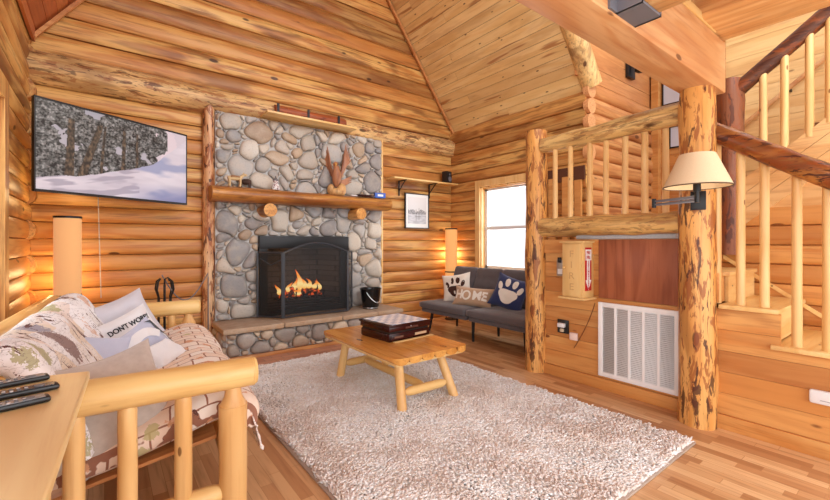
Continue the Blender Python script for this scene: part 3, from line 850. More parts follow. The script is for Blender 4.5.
for a, b in zip(pts[:-1], pts[1:]):
    m.add([(a[0], a[1], HB), (b[0], b[1], HB), (b[0], b[1], BZ), (a[0], a[1], BZ)], [(0, 1, 2, 3)])
m.add([(x0-.02, 5.26, HB+.01), (x1+.02, 5.26, HB+.01), (x1, 5.76, HB+.01), (x0, 5.76, HB+.01)], [(0, 1, 2, 3)])
m.add([(x0-.02, 5.26, BZ-.1), (x1+.02, 5.26, BZ-.1), (x1, 5.76, BZ-.1), (x0, 5.76, BZ-.1)], [(0, 1, 2, 3)])
m.build('firebox_lining', brick.mat, fp, True)
# louvre slats below the fire
m = M()
for k in range(3): m.box(x0, x1, 5.235, 5.25, HB+.08+k*.035, HB+.10+k*.035)
m.build('louvre', black, fp, True)
# mantel: halved log on two log corbels
m = M()
K = 14; n = 26; vs = []; fs = []
for i in range(n+1):
    t = i/n; X = .965+(3.40-.965)*t
    for k in range(K):
        a = PI*k/(K-1)
        r = .165*(1+.06*mnoise.noise(Vector((t*6, k*.5, 2))))
        y = 5.12-math.sin(a)*.14*(1 if True else 0)-.0
        z = 1.875-math.cos(a)*.09*(1+.08*mnoise.noise(Vector((t*5, 3, k*.3))))
        vs.append((X, y, z))
    vs.append((X, 5.27, 1.96)); vs.append((X, 5.27, 1.79))
K2 = K+2
for i in range(n):
    for k in range(K2): fs.append((i*K2+k, i*K2+(k+1) % K2, (i+1)*K2+(k+1) % K2, (i+1)*K2+k))
fs.append(tuple(range(K2))); fs.append(tuple(range(n*K2, n*K2+K2)))
m.add(vs, fs)
mantw = wood('mantel_wood', srgb(206, 146, 74), srgb(164, 102, 48), srgb(110, 62, 32), 0, blotch=.35, knots=.5, rough=.3, bumpy=.4, var=0, rnd=.3)
m.build('mantel', mantw, fp, True)
for X, Z in ((1.60, 1.70), (2.86, 1.71)):
    m = M(); m.log((X, 5.27, Z), (X, 4.96, Z), .075, .08, seg=20, n=4, wob=.05); m.build('corbel', wood('corbel_log', srgb(222, 166, 92), srgb(196, 132, 68), LOG_D, 1, knots=0, var=0), fp, True)

# fire: grate, logs, flames
gr = thing('fire_grate', 'black iron grate inside the fireplace opening', 'grate', (2.15, 5.42, HB))
m = M()
for k in range(7): X = 1.86+k*.1; m.tube([(X, 5.32, HB+.27), (X, 5.34, HB+.17), (X, 5.55, HB+.17)], .010, 8)
for Y in (5.36, 5.53): m.tube([(1.82, Y, HB+.165), (2.50, Y, HB+.165)], .012, 8)
m.build('bars', black, gr, True)
for X in (1.90, 2.42):
    for Y in (5.36, 5.53): m = M(); m.tube([(X, Y, HB+.012), (X, Y, HB+.165)], .012, 8); m.build('foot', black, gr, True)
char = N('charred_bark', .9); cn = char.noise(char.coord(), 24, 4)
char.color(char.ramp(cn, [(.4, srgb(38, 24, 18)), (.55, srgb(120, 62, 34)), (.7, srgb(60, 52, 48))]))
char.set(char.b.inputs['Emission Color'], srgb(255, 90, 20)); char.set(char.b.inputs['Emission Strength'], char.rng(cn, .52, .60, 0, 1.6)); char.bump(cn, .6, .01)
for i, (a, b, r, lab) in enumerate((((1.86, 5.40, HB+.235), (2.46, 5.43, HB+.235), .048, 'front glowing firewood log lying on the grate'), ((1.90, 5.52, HB+.235), (2.40, 5.51, HB+.24), .045, 'rear firewood log lying on the grate'), ((1.98, 5.36, HB+.30), (2.36, 5.52, HB+.33), .038, 'topmost firewood log lying across the other two'))):
    m = M(); m.log(a, b, r, r*.9, seg=14, n=7, wob=.35, seed=i*3.3); one(m, 'firewood', char.mat, lab, 'firewood', a, 'logs burning on the grate')
fl = thing('fire', 'orange and yellow flames rising from the burning logs', 'fire', (2.1, 5.42, HB+.26))
fy = N('flame', .9); tcz = fy.n('ShaderNodeSeparateXYZ'); fy.set(tcz.inputs[0], fy.n('ShaderNodeTexCoord').outputs['Generated'])
fy.color((0, 0, 0, 1)); fy.set(fy.b.inputs['Emission Color'], fy.ramp(tcz.outputs[2], [(0, srgb(255, 170, 60)), (.35, srgb(255, 226, 150)), (.7, srgb(255, 150, 50)), (1, srgb(235, 70, 20))])); fy.b.inputs['Emission Strength'].default_value = 2.2
rs = random.Random(4)
for X, Z, H, Wd in ((1.84, HB+.24, .14, .035), (1.90, HB+.20, .10, .03), (1.98, HB+.27, .13, .04), (2.05, HB+.28, .17, .045), (2.12, HB+.28, .29, .05), (2.19, HB+.30, .16, .045), (2.26, HB+.30, .14, .045), (2.34, HB+.29, .11, .04), (2.42, HB+.27, .15, .03), (2.10, HB+.22, .08, .06)):
    m = M(); ph = rs.random()*6; n = 9
    pts = [(X+math.sin(ph+t*3.5/n)*.025*t/n*2, 5.38+rs.uniform(-.005, .005), Z+H*t/n) for t in range(n+1)]
    rad = [Wd*.35, Wd*.75, Wd*.85, Wd*.8, Wd*.65, Wd*.5, Wd*.38, Wd*.26, Wd*.14, .002]
    m.tube(pts, rad, 12, wob=.5, seed=ph); m.build('flame', fy.mat, fl, True, angle=90)
point('fire_glow', (2.1, 5.36, HB+.52), 4, (1, .5, .16), .06)

# fire screen: arched middle fold and two folded wings
sc = thing('fire_screen', 'black mesh fire screen with an arched front panel and folded side wing', 'fire screen', (2.1, 5.0, HB))
mesh_m = N('screen_mesh', .6); mesh_m.color(srgb(20, 20, 22)); mesh_m.b.inputs['Alpha'].default_value = .62
def fold(x0, y0, x1, y1, h0, hm, h1, name):
    """one fold: frame bars, arched top and wire mesh"""
    n = 12; base = HB+.012
    P = lambda t, z: (x0+(x1-x0)*t, y0+(y1-y0)*t, z)
    top = [h0+(h1-h0)*i/n+(hm-(h0+h1)/2)*math.sin(PI*i/n) for i in range(n+1)]
    m = M()
    m.tube([P(0, base), P(0, base+h0)], .013, 6); m.tube([P(1, base), P(1, base+h1)], .013, 6); m.tube([P(0, base+.012), P(1, base+.012)], .012, 6)
    m.tube([P(i/n, base+top[i]) for i in range(n+1)], .012, 6)
    fr = m.build('panel_frame', screenf, sc, True)
    m = M(); vs = []; fs = []
    for i in range(n+1): vs += [P(i/n, base+.01), P(i/n, base+top[i])]
    fs = [(2*i, 2*i+2, 2*i+3, 2*i+1) for i in range(n)]
    vs2 = [(v[0], v[1]+.002, v[2]) for v in vs]; N_ = len(vs)
    m.add(vs, fs)
    me_ = M(); me_.v = m.v; me_.f = m.f; me_.m = m.m
    me_.v = [tuple(mtx(sc).inverted() @ Vector(v)) for v in me_.v]
    o = me_.build('wire_mesh', mesh_m.mat); o.parent = fr
fold(1.50, 5.14, 1.72, 4.90, .80, .80, .80, 'left')
fold(1.735, 4.885, 2.60, 4.885, .80, .92, .80, 'front')
fold(2.615, 4.90, 2.80, 5.13, .80, .80, .80, 'right')
m = M(); m.tube([(1.52, 5.12, HB+.74), (1.62, 5.01, HB+.66), (1.71, 4.915, HB+.72)], .009, 6); m.build('curved_brace', screenf, sc, True)

# shelf light board over the stones, on three black straps
sb = thing('upper_shelf', 'pine shelf board on three black straps above the fireplace stones', 'shelf', (2.0, 5.15, 3.0))
def ybox(a, b, **k): pass
p0 = px(263, 112, 1, 5.02); p1 = px(356, 128, 1, 5.02)
zsh = (p0.z+p1.z)/2
m = M(); m.box(p0.x+.04, p1.x, 4.98, 5.28, zsh-.012, zsh+.014, b=.004); m.build('board', palx, sb, True)
for X in (276, 306, 336):
    q = px(X, 100, 1, 5.24)
    m = M(); m.box(q.x-.014, q.x+.014, 5.145, 5.16, zsh+.0, zsh+.175); m.box(q.x-.014, q.x+.014, 5.02, 5.15, zsh+.014, zsh+.022); m.build('strap', black, sb, True)
m = M(); m.log((px(275, 100, 1, 5.2).x, 5.235, zsh+.10), (px(345, 110, 1, 5.2).x, 5.235, zsh+.10), .078, seg=16, n=8, wob=.15)
m.build('bark_log', wood('bark_red_log', srgb(190, 104, 58), srgb(160, 80, 44), srgb(100, 48, 30), 0, blotch=.5, rnd=.4), sb, True)

# right-hand shelf with black brackets, the small speaker on it, framed print
s2 = thing('wall_shelf', 'narrow pine shelf on two black brackets right of the fireplace', 'shelf', (4.0, 5.2, 2.32))
m = M(); m.box(3.52, 4.86, 5.10, 5.34, 2.30, 2.322, b=.004); m.build('board', palx, s2, True)
for X in (3.77, 4.40):
    m = M(); m.box(X-.012, X+.012, 5.33, 5.342, 2.06, 2.30); m.box(X-.012, X+.012, 5.13, 5.335, 2.288, 2.30)
    m.prism([(5.335, 2.13), (5.335, 2.15), (5.17, 2.295), (5.15, 2.295)], 0, X-.005, X+.005)
    m.build('bracket', black, s2, True)
sp = thing('small_speaker', 'small black speaker box at the right end of the wall shelf', 'speaker', (4.70, 5.22, 2.324), (0, 0, R(12)))
m = M(); m.box(-.065, .065, -.06, .06, 0, .21, b=.008); m.build('body', blackp, sp)
m = M(); m.lathe([(0, 0), (.042, 0), (.045, .006), (.034, .004), (.012, .001), (0, .004)], 20, T=Matrix.Translation((0, -.061, .075)) @ Matrix.Rotation(R(90), 4, 'X')); m.build('driver', greym, sp)
m = M(); m.lathe([(0, 0), (.018, 0), (.018, .005), (0, .007)], 16, T=Matrix.Translation((0, -.061, .155)) @ Matrix.Rotation(R(90), 4, 'X')); m.build('tweeter', greym, sp)

# ---- painted surfaces as coloured grids (screen and print)
def fbm(x, y, oct=5, s=0):
    return sum(mnoise.noise(Vector((x*2**k+s*3.7, y*2**k, s+k*1.7)))*.55**k for k in range(oct))
def picture(name, w, h, nx, ny, fn, parent, emission=0, rough=.4):
    """a flat coloured grid in local XZ facing -Y, colours from fn(u,v)"""
    vs = [((i/nx-.5)*w, 0, (j/ny-.5)*h) for j in range(ny+1) for i in range(nx+1)]
    fs = [(j*(nx+1)+i, j*(nx+1)+i+1, (j+1)*(nx+1)+i+1, (j+1)*(nx+1)+i) for j in range(ny) for i in range(nx)]
    me = bpy.data.meshes.new(name); me.from_pydata(vs, [], fs)
    at = me.color_attributes.new('Col', 'FLOAT_COLOR', 'POINT')
    cols = []
    for j in range(ny+1):
        for i in range(nx+1): cols += list(srgb(*fn(i/nx, j/ny)))
    at.data.foreach_set('color', cols)
    n = N(name+'_surface', rough); a = n.n('ShaderNodeAttribute', attribute_name='Col'); n.color(a.outputs['Color'])
    if emission:
        n.color((.01, .01, .01, 1)); n.set(n.b.inputs['Emission Color'], a.outputs['Color']); n.b.inputs['Emission Strength'].default_value = emission*.9
    me.materials.append(n.mat); o = bpy.data.objects.new(name, me); COL.objects.link(o); o.parent = parent
    return o
def lerp3(a, b, t): t = max(0, min(1, t)); return tuple(a[i]+(b[i]-a[i])*t for i in range(3))
def snow_scene(u, v):
    edge = .13+.30*u+.30*u**2.2+.02*fbm(u*5, 1)
    if u > .72: edge = max(edge, .13+.30*u+.30*u**2.2+.20*(u-.72)/.28+.015*fbm(u*9, 3))
    col = lerp3((170, 164, 172), (140, 140, 150), v)
    if v > edge:
        # frosted crowns
        f = fbm(u*6, v*4.5, 4, 1); g = .5*fbm(u*26, v*18, 4, 2)+.6*fbm(u*74, v*46, 3, 4); cover = 1 if u < .62 else 1-(u-.62)/.26
        crown = f+.58*cover-.10*(v > .92)-(.22 if u > .74 else 0)
        if crown > 0 and (u < .84):
            t = .36+g*1.0+.25*fbm(u*12, v*9, 2, 5)
            col = lerp3((40, 42, 42), (146, 146, 146), t)
            if g < -.28: col = (24, 24, 28)
        elif u > .74: col = (190, 178, 184) if f > -.1 else (180, 172, 180)
        # trunks
        for (a, b, wd) in ((.175, .19, .030), (.245, .40, .034), (.505, .52, .018), (.36, .40, .012), (.60, .61, .012)):
            tu = a+(b-a)*(v-edge)/.8
            if abs(u-tu) < wd*(1-.5*v) and v < .86: col = lerp3((40, 36, 34), (104, 88, 72), .4+fbm(u*60, v*20, 2, 8))
    else:
        d = (edge-v)
        col = lerp3((172, 166, 176), (190, 184, 192), .5+fbm(u*3, v*7, 3, 3))
        st = fbm((u-v*2.2)*4, v*3+u*2, 3, 6)
        if u < .62 and st > .02: col = lerp3(col, (142, 136, 150), min(1, st*5)*.8)
        if u > .58:
            s_ = fbm(u*3.2, v*5, 3, 9)+.28-abs(v-.48)*1.1
            col = lerp3(col, (138, 142, 168), max(0, s_)*2.2)
        if v < .24 and u > .5: col = lerp3(col, (112, 116, 152), (.24-v)*6*(u-.5)*2)
    return col
tv = thing('television', 'wide flat television on a swing arm showing a snowy forest slope', 'television', (.1375, 4.745, 2.1025), (0, 0, R(28.6)))
m = M(); m.box(-.665, .665, .003, .045, -.385, .385, b=.006); m.box(-.35, .35, .045, .07, -.25, .2); m.build('case', blackp, tv)
m = M(); m.box(-.665, .665, -.004, .004, .372, .385); m.box(-.665, .665, -.004, .004, -.385, -.365); m.box(-.665, -.655, -.004, .004, -.385, .385); m.box(.655, .665, -.004, .004, -.385, .385); m.build('bezel', blackp, tv)
picture('screen', 1.31, .738, 320, 180, snow_scene, tv, emission=.36, rough=.3)
m = M(); m.box(-.1, .1, .07, .085, -.1, .1); m.tube([(0, .08, 0), (.22, .26, 0), (.287, .545, 0)], .018, 8); m.box(.22, .35, .535, .56, -.12, .12); m.build('swing_arm', black, tv)
m = M(); pts = []
for i in range(14):
    t = i/13; q = px(98+3*t, 193+105*t, 1, 5.30); pts.append((q.x, 5.31, q.z))
m.tube(pts, .005, 6); one(m, 'tv_cable', plain('pale_cable', srgb(180, 170, 160), .6), 'thin pale cable hanging down the logs below the television', 'cable', pts[0])

pf = thing('framed_print', 'thin black frame with a misty lakeside print under the wall shelf', 'picture', (4.13, 5.325, 1.83))
m = M(); w, h = .50, .58
for (a, b, c, d) in ((-w/2, w/2, h/2-.015, h/2), (-w/2, w/2, -h/2, -h/2+.015), (-w/2, -w/2+.015, -h/2, h/2), (w/2-.015, w/2, -h/2, h/2)): m.box(a, b, -.012, .012, c, d)
m.build('frame', blackp, pf)
m = M(); m.box(-w/2+.01, w/2-.01, .0, .010, -h/2+.01, h/2-.01); m.build('mat_board', paper, pf)
def lake(u, v):
    c = lerp3((206, 206, 208), (226, 222, 220), v)
    if v < .38: c = lerp3((176, 178, 184), (208, 208, 212), .5+fbm(u*3, v*16, 3))
    if .36 < v < .50+.10*fbm(u*6, 2): c = lerp3((120, 120, 124), (186, 184, 186), .4+fbm(u*22, v*20, 2))
    if abs(u-.44) < .02 and .1 < v < .55: c = (96, 92, 92)
    if abs(u-.60) < .015 and .15 < v < .6: c = (112, 108, 106)
    if abs(v-.28) < .012 and .38 < u < .72: c = (130, 122, 116)
    return c
o = picture('print', .38, .44, 50, 58, lake, pf, rough=.5); o.location = (0, -.003, .01)

# figures on the mantel
def carve(name, label, cat, loc, rz=0): return thing(name, label, cat, loc, (0, 0, rz))
ZM = 1.963
eg = carve('eagle_carving', 'carved wooden eagle with both wings raised on the mantel', 'carving', (2.55, 5.10, ZM), R(-25)); eg.scale = (1.3, 1.3, 1.5)
egm = wood('carved_eagle_wood', srgb(178, 120, 84), srgb(140, 86, 58), srgb(90, 52, 36), 2, knots=0, var=0, rnd=0)
m = M(); m.ball((0, 0, .03), (.085, .055, .035), seg=12); m.ball((.05, .01, .05), (.05, .045, .06)); m.ball((-.06, 0, .05), (.04, .04, .05)); m.build('base', wood('carved_base', srgb(216, 172, 116), srgb(190, 140, 84), LOG_D, 2, knots=0, var=0), eg)
m = M(); m.tube([(0, .01, .08), (0, 0, .13), (0, -.015, .19), (-.005, -.025, .235), (-.01, -.04, .265)], [.025, .05, .052, .034, .028], 12); m.ball((-.012, -.048, .275), (.027, .032, .025)); m.build('body', egm, eg)
m = M(); m.tube([(-.012, -.075, .272), (-.012, -.095, .262), (-.012, -.10, .248)], [.011, .007, .002], 8); m.build('beak', plain('beak_yellow', srgb(206, 150, 60), .4), eg)
for sgn in (-1, 1):
    m = M(); hh = (.46 if sgn > 0 else .43)
    n = 9
    for q in range(6):
        f = q/5
        pts = [(sgn*(.03+.02*f), .0+.012*q, .16+.02*f), (sgn*(.07+.03*f), .01+.012*q, .22+(hh-.22)*.35*(1-.3*f)), (sgn*(.085+.05*f), .02+.012*q, .20+(hh-.2)*.75*(1-.4*f)), (sgn*(.10+.06*f), .03+.012*q, .20+(hh-.18)*(1-.45*f))]
        m.tube(pts, [.012, .015, .012, .003], 8, flat=.6)
    m.build('wing', egm, eg)
m = M()
for k in range(4): m.tube([(0, .02, .12), (.07, .05, .10+.012*k), (.16, .07, .135+.018*k)], [.012, .014, .004], 7)
m.build('tail', egm, eg)
def animal(m, c, L, H, n_leg=4, head=1):
    x, y, z = c
    m.tube([(x-L*.45, y, z+H*.62), (x-L*.2, y, z+H*.66), (x+L*.2, y, z+H*.66), (x+L*.42, y, z+H*.7)], [H*.14, H*.2, H*.2, H*.15], 12)
    for dx in (-.36, .32):
        for dy in (-1, 1): m.tube([(x+L*dx, y+dy*H*.12, z+H*.6), (x+L*dx+.004, y+dy*H*.13, z+H*.3), (x+L*dx, y+dy*H*.13, z)], [H*.11, H*.07, H*.075], 8)
    m.tube([(x+L*.38, y, z+H*.72), (x+L*.52, y, z+H*.9), (x+L*.62, y, z+H*.95)], [H*.13, H*.11, H*.08], 10)
    m.ball((x+L*.66, y, z+H*.95), (H*.17, H*.11, H*.11), seg=10, rings=6)
    for dy in (-1, 1): m.ball((x+L*.56, y+dy*H*.1, z+H*1.08), (H*.03, H*.03, H*.07), seg=8, rings=5)
pa = carve('pony_figurine', 'small pale straw-coloured pony figure at the left end of the mantel', 'figurine', (1.215, 5.05, ZM), 0)
m = M(); animal(m, (0, 0, 0), .17, .15); m.build('body', plain('straw', srgb(206, 176, 130), .8, bump=.5), pa)
m = M(); m.box(-.05, .05, -.033, .033, .10, .125, b=.008); m.build('saddle', plain('saddle_tan', srgb(150, 108, 70), .7), pa)
pb = carve('bear_figurine', 'dark brown bear figure behind the small straw pony', 'figurine', (1.36, 5.16, ZM), R(150))
m = M(); animal(m, (0, 0, 0), .15, .13); m.ball((-.01, 0, .08), (.06, .04, .035)); m.build('body', plain('bear_brown', srgb(70, 48, 38), .8), pb)
pc = carve('winter_figurine', 'tiny white and red speckled figure near the left corbel on the mantel', 'figurine', (1.70, 5.08, ZM), 0)
m = M(); m.lathe([(.045, 0), (.048, .03), (.034, .075), (.022, .085), (.028, .10), (.026, .125), (0, .14)], 16)
wf = N('speckled', .6); wf.color(wf.ramp(wf.noise(wf.coord(), 60, 2), [(.4, srgb(220, 216, 212)), (.55, srgb(150, 60, 60)), (.62, srgb(90, 90, 96))], 'CONSTANT')); m.build('body', wf.mat, pc)
m = M(); m.lathe([(.034, .115), (.03, .13), (.0, .165)], 12); m.ball((0, 0, .168), .009); m.build('hat', plain('hat_grey', srgb(110, 104, 104), .8), pc)
# card game box and dark case at the right end
gb = carve('card_box', 'small blue and white card box at the right end of the mantel', 'box', (3.23, 5.07, ZM), R(-6))
m = M(); m.box(-.085, .085, -.03, .03, 0, .075, b=.002); m.build('box', plain('box_blue', srgb(52, 96, 190), .4), gb)
m = M(); m.box(-.045, .045, -.0315, -.0300, .022, .052); m.build('label_patch', paper, gb)
m = M(); m.box(-.14, .14, -.03, .03, 0, .028, b=.006)
o = tag(m.build('pocket_knife', cherry), 'dark red flat case lying beside the blue card box', 'case'); o.location = (2.98, 5.05, ZM); o.rotation_euler = (0, 0, R(4)); o.name = 'flat_case'
m = M(); m.box(-.05, .05, -.02, .02, 0, .012, b=.003); o = tag(m.build('white_lighter', whitep), 'small white stick lying left of the dark red case', 'lighter'); o.location = (2.80, 5.06, ZM); o.name = 'lighter'

# ash bucket on the hearth
bk = thing('ash_bucket', 'black metal bucket with wire handle standing on the hearth slab', 'bucket', (3.02, 4.98, HB))
bkm = plain('black_enamel', srgb(18, 18, 20), .22)
m = M(); m.lathe([(0, .004), (.105, .004), (.108, 0), (.11, .012), (.118, .03), (.148, .27), (.155, .275), (.156, .285), (.15, .288), (.142, .28), (.112, .03), (0, .02)], 32); m.build('bucket', bkm, bk)
m = M(); m.lathe([(.111, .012), (.116, .014), (.114, .022), (.111, .02)], 32); m.build('foot_band', steel, bk)
m = M()
pts = []
for i in range(17):
    a = PI*i/16; pts.append((.152*math.cos(PI-a)*.98, -.10*math.sin(a)-.02, .24-.155*math.sin(a)))
Tm = Matrix.Rotation(R(30), 4, 'Z')
m.tube(pts, .005, 8, T=Tm); m.build('handle', steel, bk)
m = M(); m.tube([Vector(pts[7]), Vector(pts[8]), Vector(pts[9])], .011, 10, T=Tm); m.build('grip', steel, bk)

# fire tools behind the sofa arm
ft = thing('fire_tool_stand', 'black iron fire tool stand behind the far sofa arm', 'fire tools', (.50, 4.95, 0))
m = M(); m.lathe([(0, 0), (.13, 0), (.13, .012), (.02, .03), (0, .03)], 24); m.build('base', black, ft)
m = M(); m.tube([(0, 0, .02), (0, 0, .86)], .012, 10); m.tube([(0, 0, .86), (.0, 0, .92), (.03, 0, .94), (.045, 0, .90)], .009, 8); m.build('pole', black, ft)
for k, nm in enumerate(('poker', 'shovel', 'brush', 'tongs')):
    a = PI/4+k*PI/2; x, y = math.cos(a)*.075, math.sin(a)*.075
    m = M(); m.tube([(x, y, .16), (x, y, .74), (x*1.4, y*1.4, .82), (x*1.2, y*1.2, .90), (x*.7, y*.7, .93)], [.007, .007, .010, .010, .006], 8)
    if nm == 'shovel': m.box(x-.045, x+.045, y-.006, y+.006, .05, .17, b=.004)
    elif nm == 'brush': m.lathe([(.012, .2), (.03, .16), (.034, .06), (0, .06)], 12, c=(x, y))
    elif nm == 'tongs': m.tube([(x+.015, y, .6), (x+.03, y, .3), (x+.008, y, .06)], .006, 8)
    else: m.tube([(x, y, .16), (x+.03, y, .07)], .006, 8)
    m.build(nm, black, ft)
# gas hose/cord from the tool stand to the fireplace post
m = M(); pts = [px(162+(208-162)*t, 275+26*math.sin(PI*t)**1*1.0-2*t, 1, 4.965+.24*t) for t in [i/14 for i in range(15)]]
pts += [Vector((pts[-1].x+.002, pts[-1].y, pts[-1].z-.06*i)) for i in range(1, 12)]
m.tube(pts, .007, 8); one(m, 'hose', plain('grey_hose', srgb(120, 112, 112), .5), 'thin grey hose sagging from the fire tools to the bark-streaked post', 'hose', tuple(pts[0]))

# paper lantern floor lamps
def paper_lamp(loc, label, power, glow, colr):
    t = thing('paper_floor_lamp', label, 'floor lamp', loc, group='tall paper column lamps')
    n = N('lamp_paper', .9); sx = n.n('ShaderNodeSeparateXYZ'); n.set(sx.inputs[0], n.n('ShaderNodeTexCoord').outputs['Object'])
    n.color(srgb(190, 126, 70)); n.b.inputs['Emission Color'].default_value = colr; n.b.inputs['Emission Strength'].default_value = glow
    n.b.inputs['Transmission Weight'].default_value = 0
    for a, b, nm in ((.08, .80, 'lower_shade'), (.82, 1.53, 'upper_shade')):
        m = M(); m.lathe([(.098, a), (.102, a+.01), (.102, b-.01), (.098, b), (.094, b-.01), (.094, a+.01), (.098, a)], 32); m.build(nm, n.mat, t)
    for z in (.06, .80, 1.53):
        m = M(); m.lathe([(.09, z), (.105, z), (.106, z+.02), (.09, z+.02), (.09, z)], 32); m.build('ring', black, t)
    m = M()
    for k in range(3):
        a = 2*PI*k/3; m.tube([(math.cos(a)*.09, math.sin(a)*.09, 0), (math.cos(a)*.09, math.sin(a)*.09, 1.53)], .006, 6)
    m.build('upright', black, t)
    m = M(); m.lathe([(0, 0), (.11, 0), (.11, .012), (0, .014)], 24); m.build('base', black, t)
    m = M(); m.ball((0, 0, 1.0), (.035, .035, .045)); m.build('bulb', emit('warm_bulb', (1, .7, .4, 1), 6), t)
    return t
paper_lamp((-.27, 4.97, 0), 'glowing paper column lamp under the television behind the sofa', 3, .48, (1, .58, .26, 1))
point('lamp_glow_left', (-.27, 4.97, 1.75), 4, (1, .70, .34), .08)
point('lamp_glow_left_back', (-.33, 5.18, .95), 7, (1, .70, .32), .1)
paper_lamp((4.71, 5.12, 0), 'glowing paper column lamp in the corner behind the grey futon', 3, .6, (1, .50, .17, 1))
point('lamp_glow_right', (4.86, 5.26, 1.1), 9, (1, .66, .30), .1)
# ================================================================== RUG
def shag(name, x0, x1, y0, y1, N_, label):
    rng = np.random.default_rng(3)
    X = rng.uniform(x0, x1, N_); Y = rng.uniform(y0, y1, N_)
    # tufts lean outward at the edges and in patches elsewhere
    ang = np.array([mnoise.noise(Vector((a*1.6, b*1.6, 0)))*5+mnoise.noise(Vector((a*6, b*6, 3)))*3 for a, b in zip(X, Y)])+rng.normal(0, .7, N_)
    lean = rng.uniform(.012, .042, N_); H = rng.uniform(.026, .037, N_); w = rng.uniform(.007, .012, N_)
    dx, dy = np.cos(ang)*lean, np.sin(ang)*lean
    ca = rng.uniform(0, 6.28, N_)
    lv = [(0, 0, .8), (.35, .55, 1.0), (.75, .9, .85)]
    V = np.zeros((N_, 10, 3)); K = 3
    for li, (p, q, r) in enumerate(lv):
        for k in range(K):
            a = ca+2*PI*k/K
            V[:, li*K+k, 0] = X+dx*p+np.cos(a)*w*r; V[:, li*K+k, 1] = Y+dy*p+np.sin(a)*w*r; V[:, li*K+k, 2] = .008+H*q
    V[:, 9, 0] = X+dx*1.15; V[:, 9, 1] = Y+dy*1.15; V[:, 9, 2] = .008+H*.92
    f4 = []
    for li in range(2):
        for k in range(K): f4.append((li*K+k, li*K+(k+1) % K, (li+1)*K+(k+1) % K, (li+1)*K+k))
    f3 = [(6+k, 6+(k+1) % K, 9) for k in range(K)]
    off = (np.arange(N_)*10)[:, None]
    quads = (np.array(f4).reshape(1, -1)+off).reshape(-1); tris = (np.array(f3).reshape(1, -1)+off).reshape(-1)
    nq, nt = N_*6, N_*3
    me = bpy.data.meshes.new(name); me.vertices.add(N_*10); me.vertices.foreach_set('co', V.reshape(-1))
    loops = np.concatenate([quads, tris]); me.loops.add(len(loops)); me.loops.foreach_set('vertex_index', loops.astype(np.int32))
    me.polygons.add(nq+nt)
    st = np.concatenate([np.arange(nq)*4, nq*4+np.arange(nt)*3]).astype(np.int32)
    me.polygons.foreach_set('loop_start', st)
    me.update(calc_edges=True); me.validate()
    me.polygons.foreach_set('use_smooth', [True]*len(me.polygons))
    me.materials.append(rugm)
    return me
rt = thing('shag_rug', 'large cream shaggy rug in the middle of the floor', 'rug', (1.97, 2.6, 0))
me = shag('pile', -1.04, 1.04, -1.61, 1.71, 72000, '')
o = bpy.data.objects.new('pile', me); COL.objects.link(o); o.parent = rt; tag(o, kind='stuff')
m = M(); m.box(-1.06, 1.06, -1.63, 1.73, 0.001, .014, b=.004); m.build('backing', plain('rug_backing', srgb(176, 158, 144), .95), rt)

# ================================================================== COFFEE TABLE
ct = thing('coffee_table', 'pine log coffee table with splayed legs on the shaggy rug', 'table', (2.06, 3.09, .015)); ct.scale = (1, 1, 1.06)
def half_top(nx, y0, y1, x0, x1, z, th):
    """table top of halved logs laid side by side, flat side up, rounded corners"""
    m = M(); w = (x1-x0)/nx
    for i in range(nx):
        a, b = x0+i*w+.001, x0+(i+1)*w-.001
        cut = .0
        e = .05 if i in (0, nx-1) else 0
        prof = [(a, z), (b, z)]+[((a+b)/2+math.cos(t)*(b-a)/2, z-.016-math.sin(t)*th) for t in [PI*k/10 for k in range(11)]]
        n = len(prof); rows = []
        ys = [y0, y0+.012, y0+.03, y0+.06, y1-.06, y1-.03, y1-.012, y1]
        vs = []
        for y in ys:
            d = min(y-y0, y1-y)
            for (X, Z) in prof:
                if e and d < .06:
                    lim = .06-math.sqrt(max(0, .06**2-(.06-d)**2))
                    X = max(X, x0+lim) if i == 0 else min(X, x1-lim)
                vs.append((X, y, Z))
        fs = [(r*n+k, r*n+(k+1) % n, (r+1)*n+(k+1) % n, (r+1)*n+k) for r in range(len(ys)-1) for k in range(n)]
        fs += [tuple(range(n)), tuple(range((len(ys)-1)*n, len(ys)*n))]
        m.add(vs, fs)
    return m
half_top(6, -.66, .60, -.375, .375, .405, .035).build('tabletop', wood('table_pine', srgb(228, 170, 92), srgb(210, 142, 66), srgb(160, 90, 40), 1, var=.5, knots=.4, rough=.22, bumpy=.04), ct)
m = M(); m.box(-.34, .34, -.62, .60, .34, .365)
for y in (-.42, .38): m.box(-.3, .3, y-.04, y+.04, .325, .345)
m.build('apron', palx, ct)
LG = [(-.21, -.46, -.27, -.60), (.21, -.46, .25, -.62), (-.21, .40, -.27, .42), (.21, .40, .26, .44)]
for (xa, ya, xb, yb) in LG:
    m = M(); m.log((xa, ya, .345), (xb, yb+0, 0), .036, .038, seg=16, n=5, wob=.06); m.build('leg', palz, ct)
def at_leg(i, z): xa, ya, xb, yb = LG[i]; t = 1-z/.345; return Vector((xa+(xb-xa)*t, ya+(yb-ya)*t, z))
for i, j in ((0, 1), (2, 3)):
    a, b = at_leg(i, .12), at_leg(j, .12); m = M(); m.log(a.lerp(b, .08), a.lerp(b, .92), .034, seg=16, n=5, wob=.05, ends=.07); m.build('stretcher', palx, ct)
a = (at_leg(0, .12)+at_leg(1, .12))/2; b = (at_leg(2, .12)+at_leg(3, .12))/2
m = M(); m.log(a+Vector((0, .03, 0)), b-Vector((0, .03, 0)), .032, seg=16, n=5, wob=.05, ends=.07); m.build('stretcher', paly, ct)

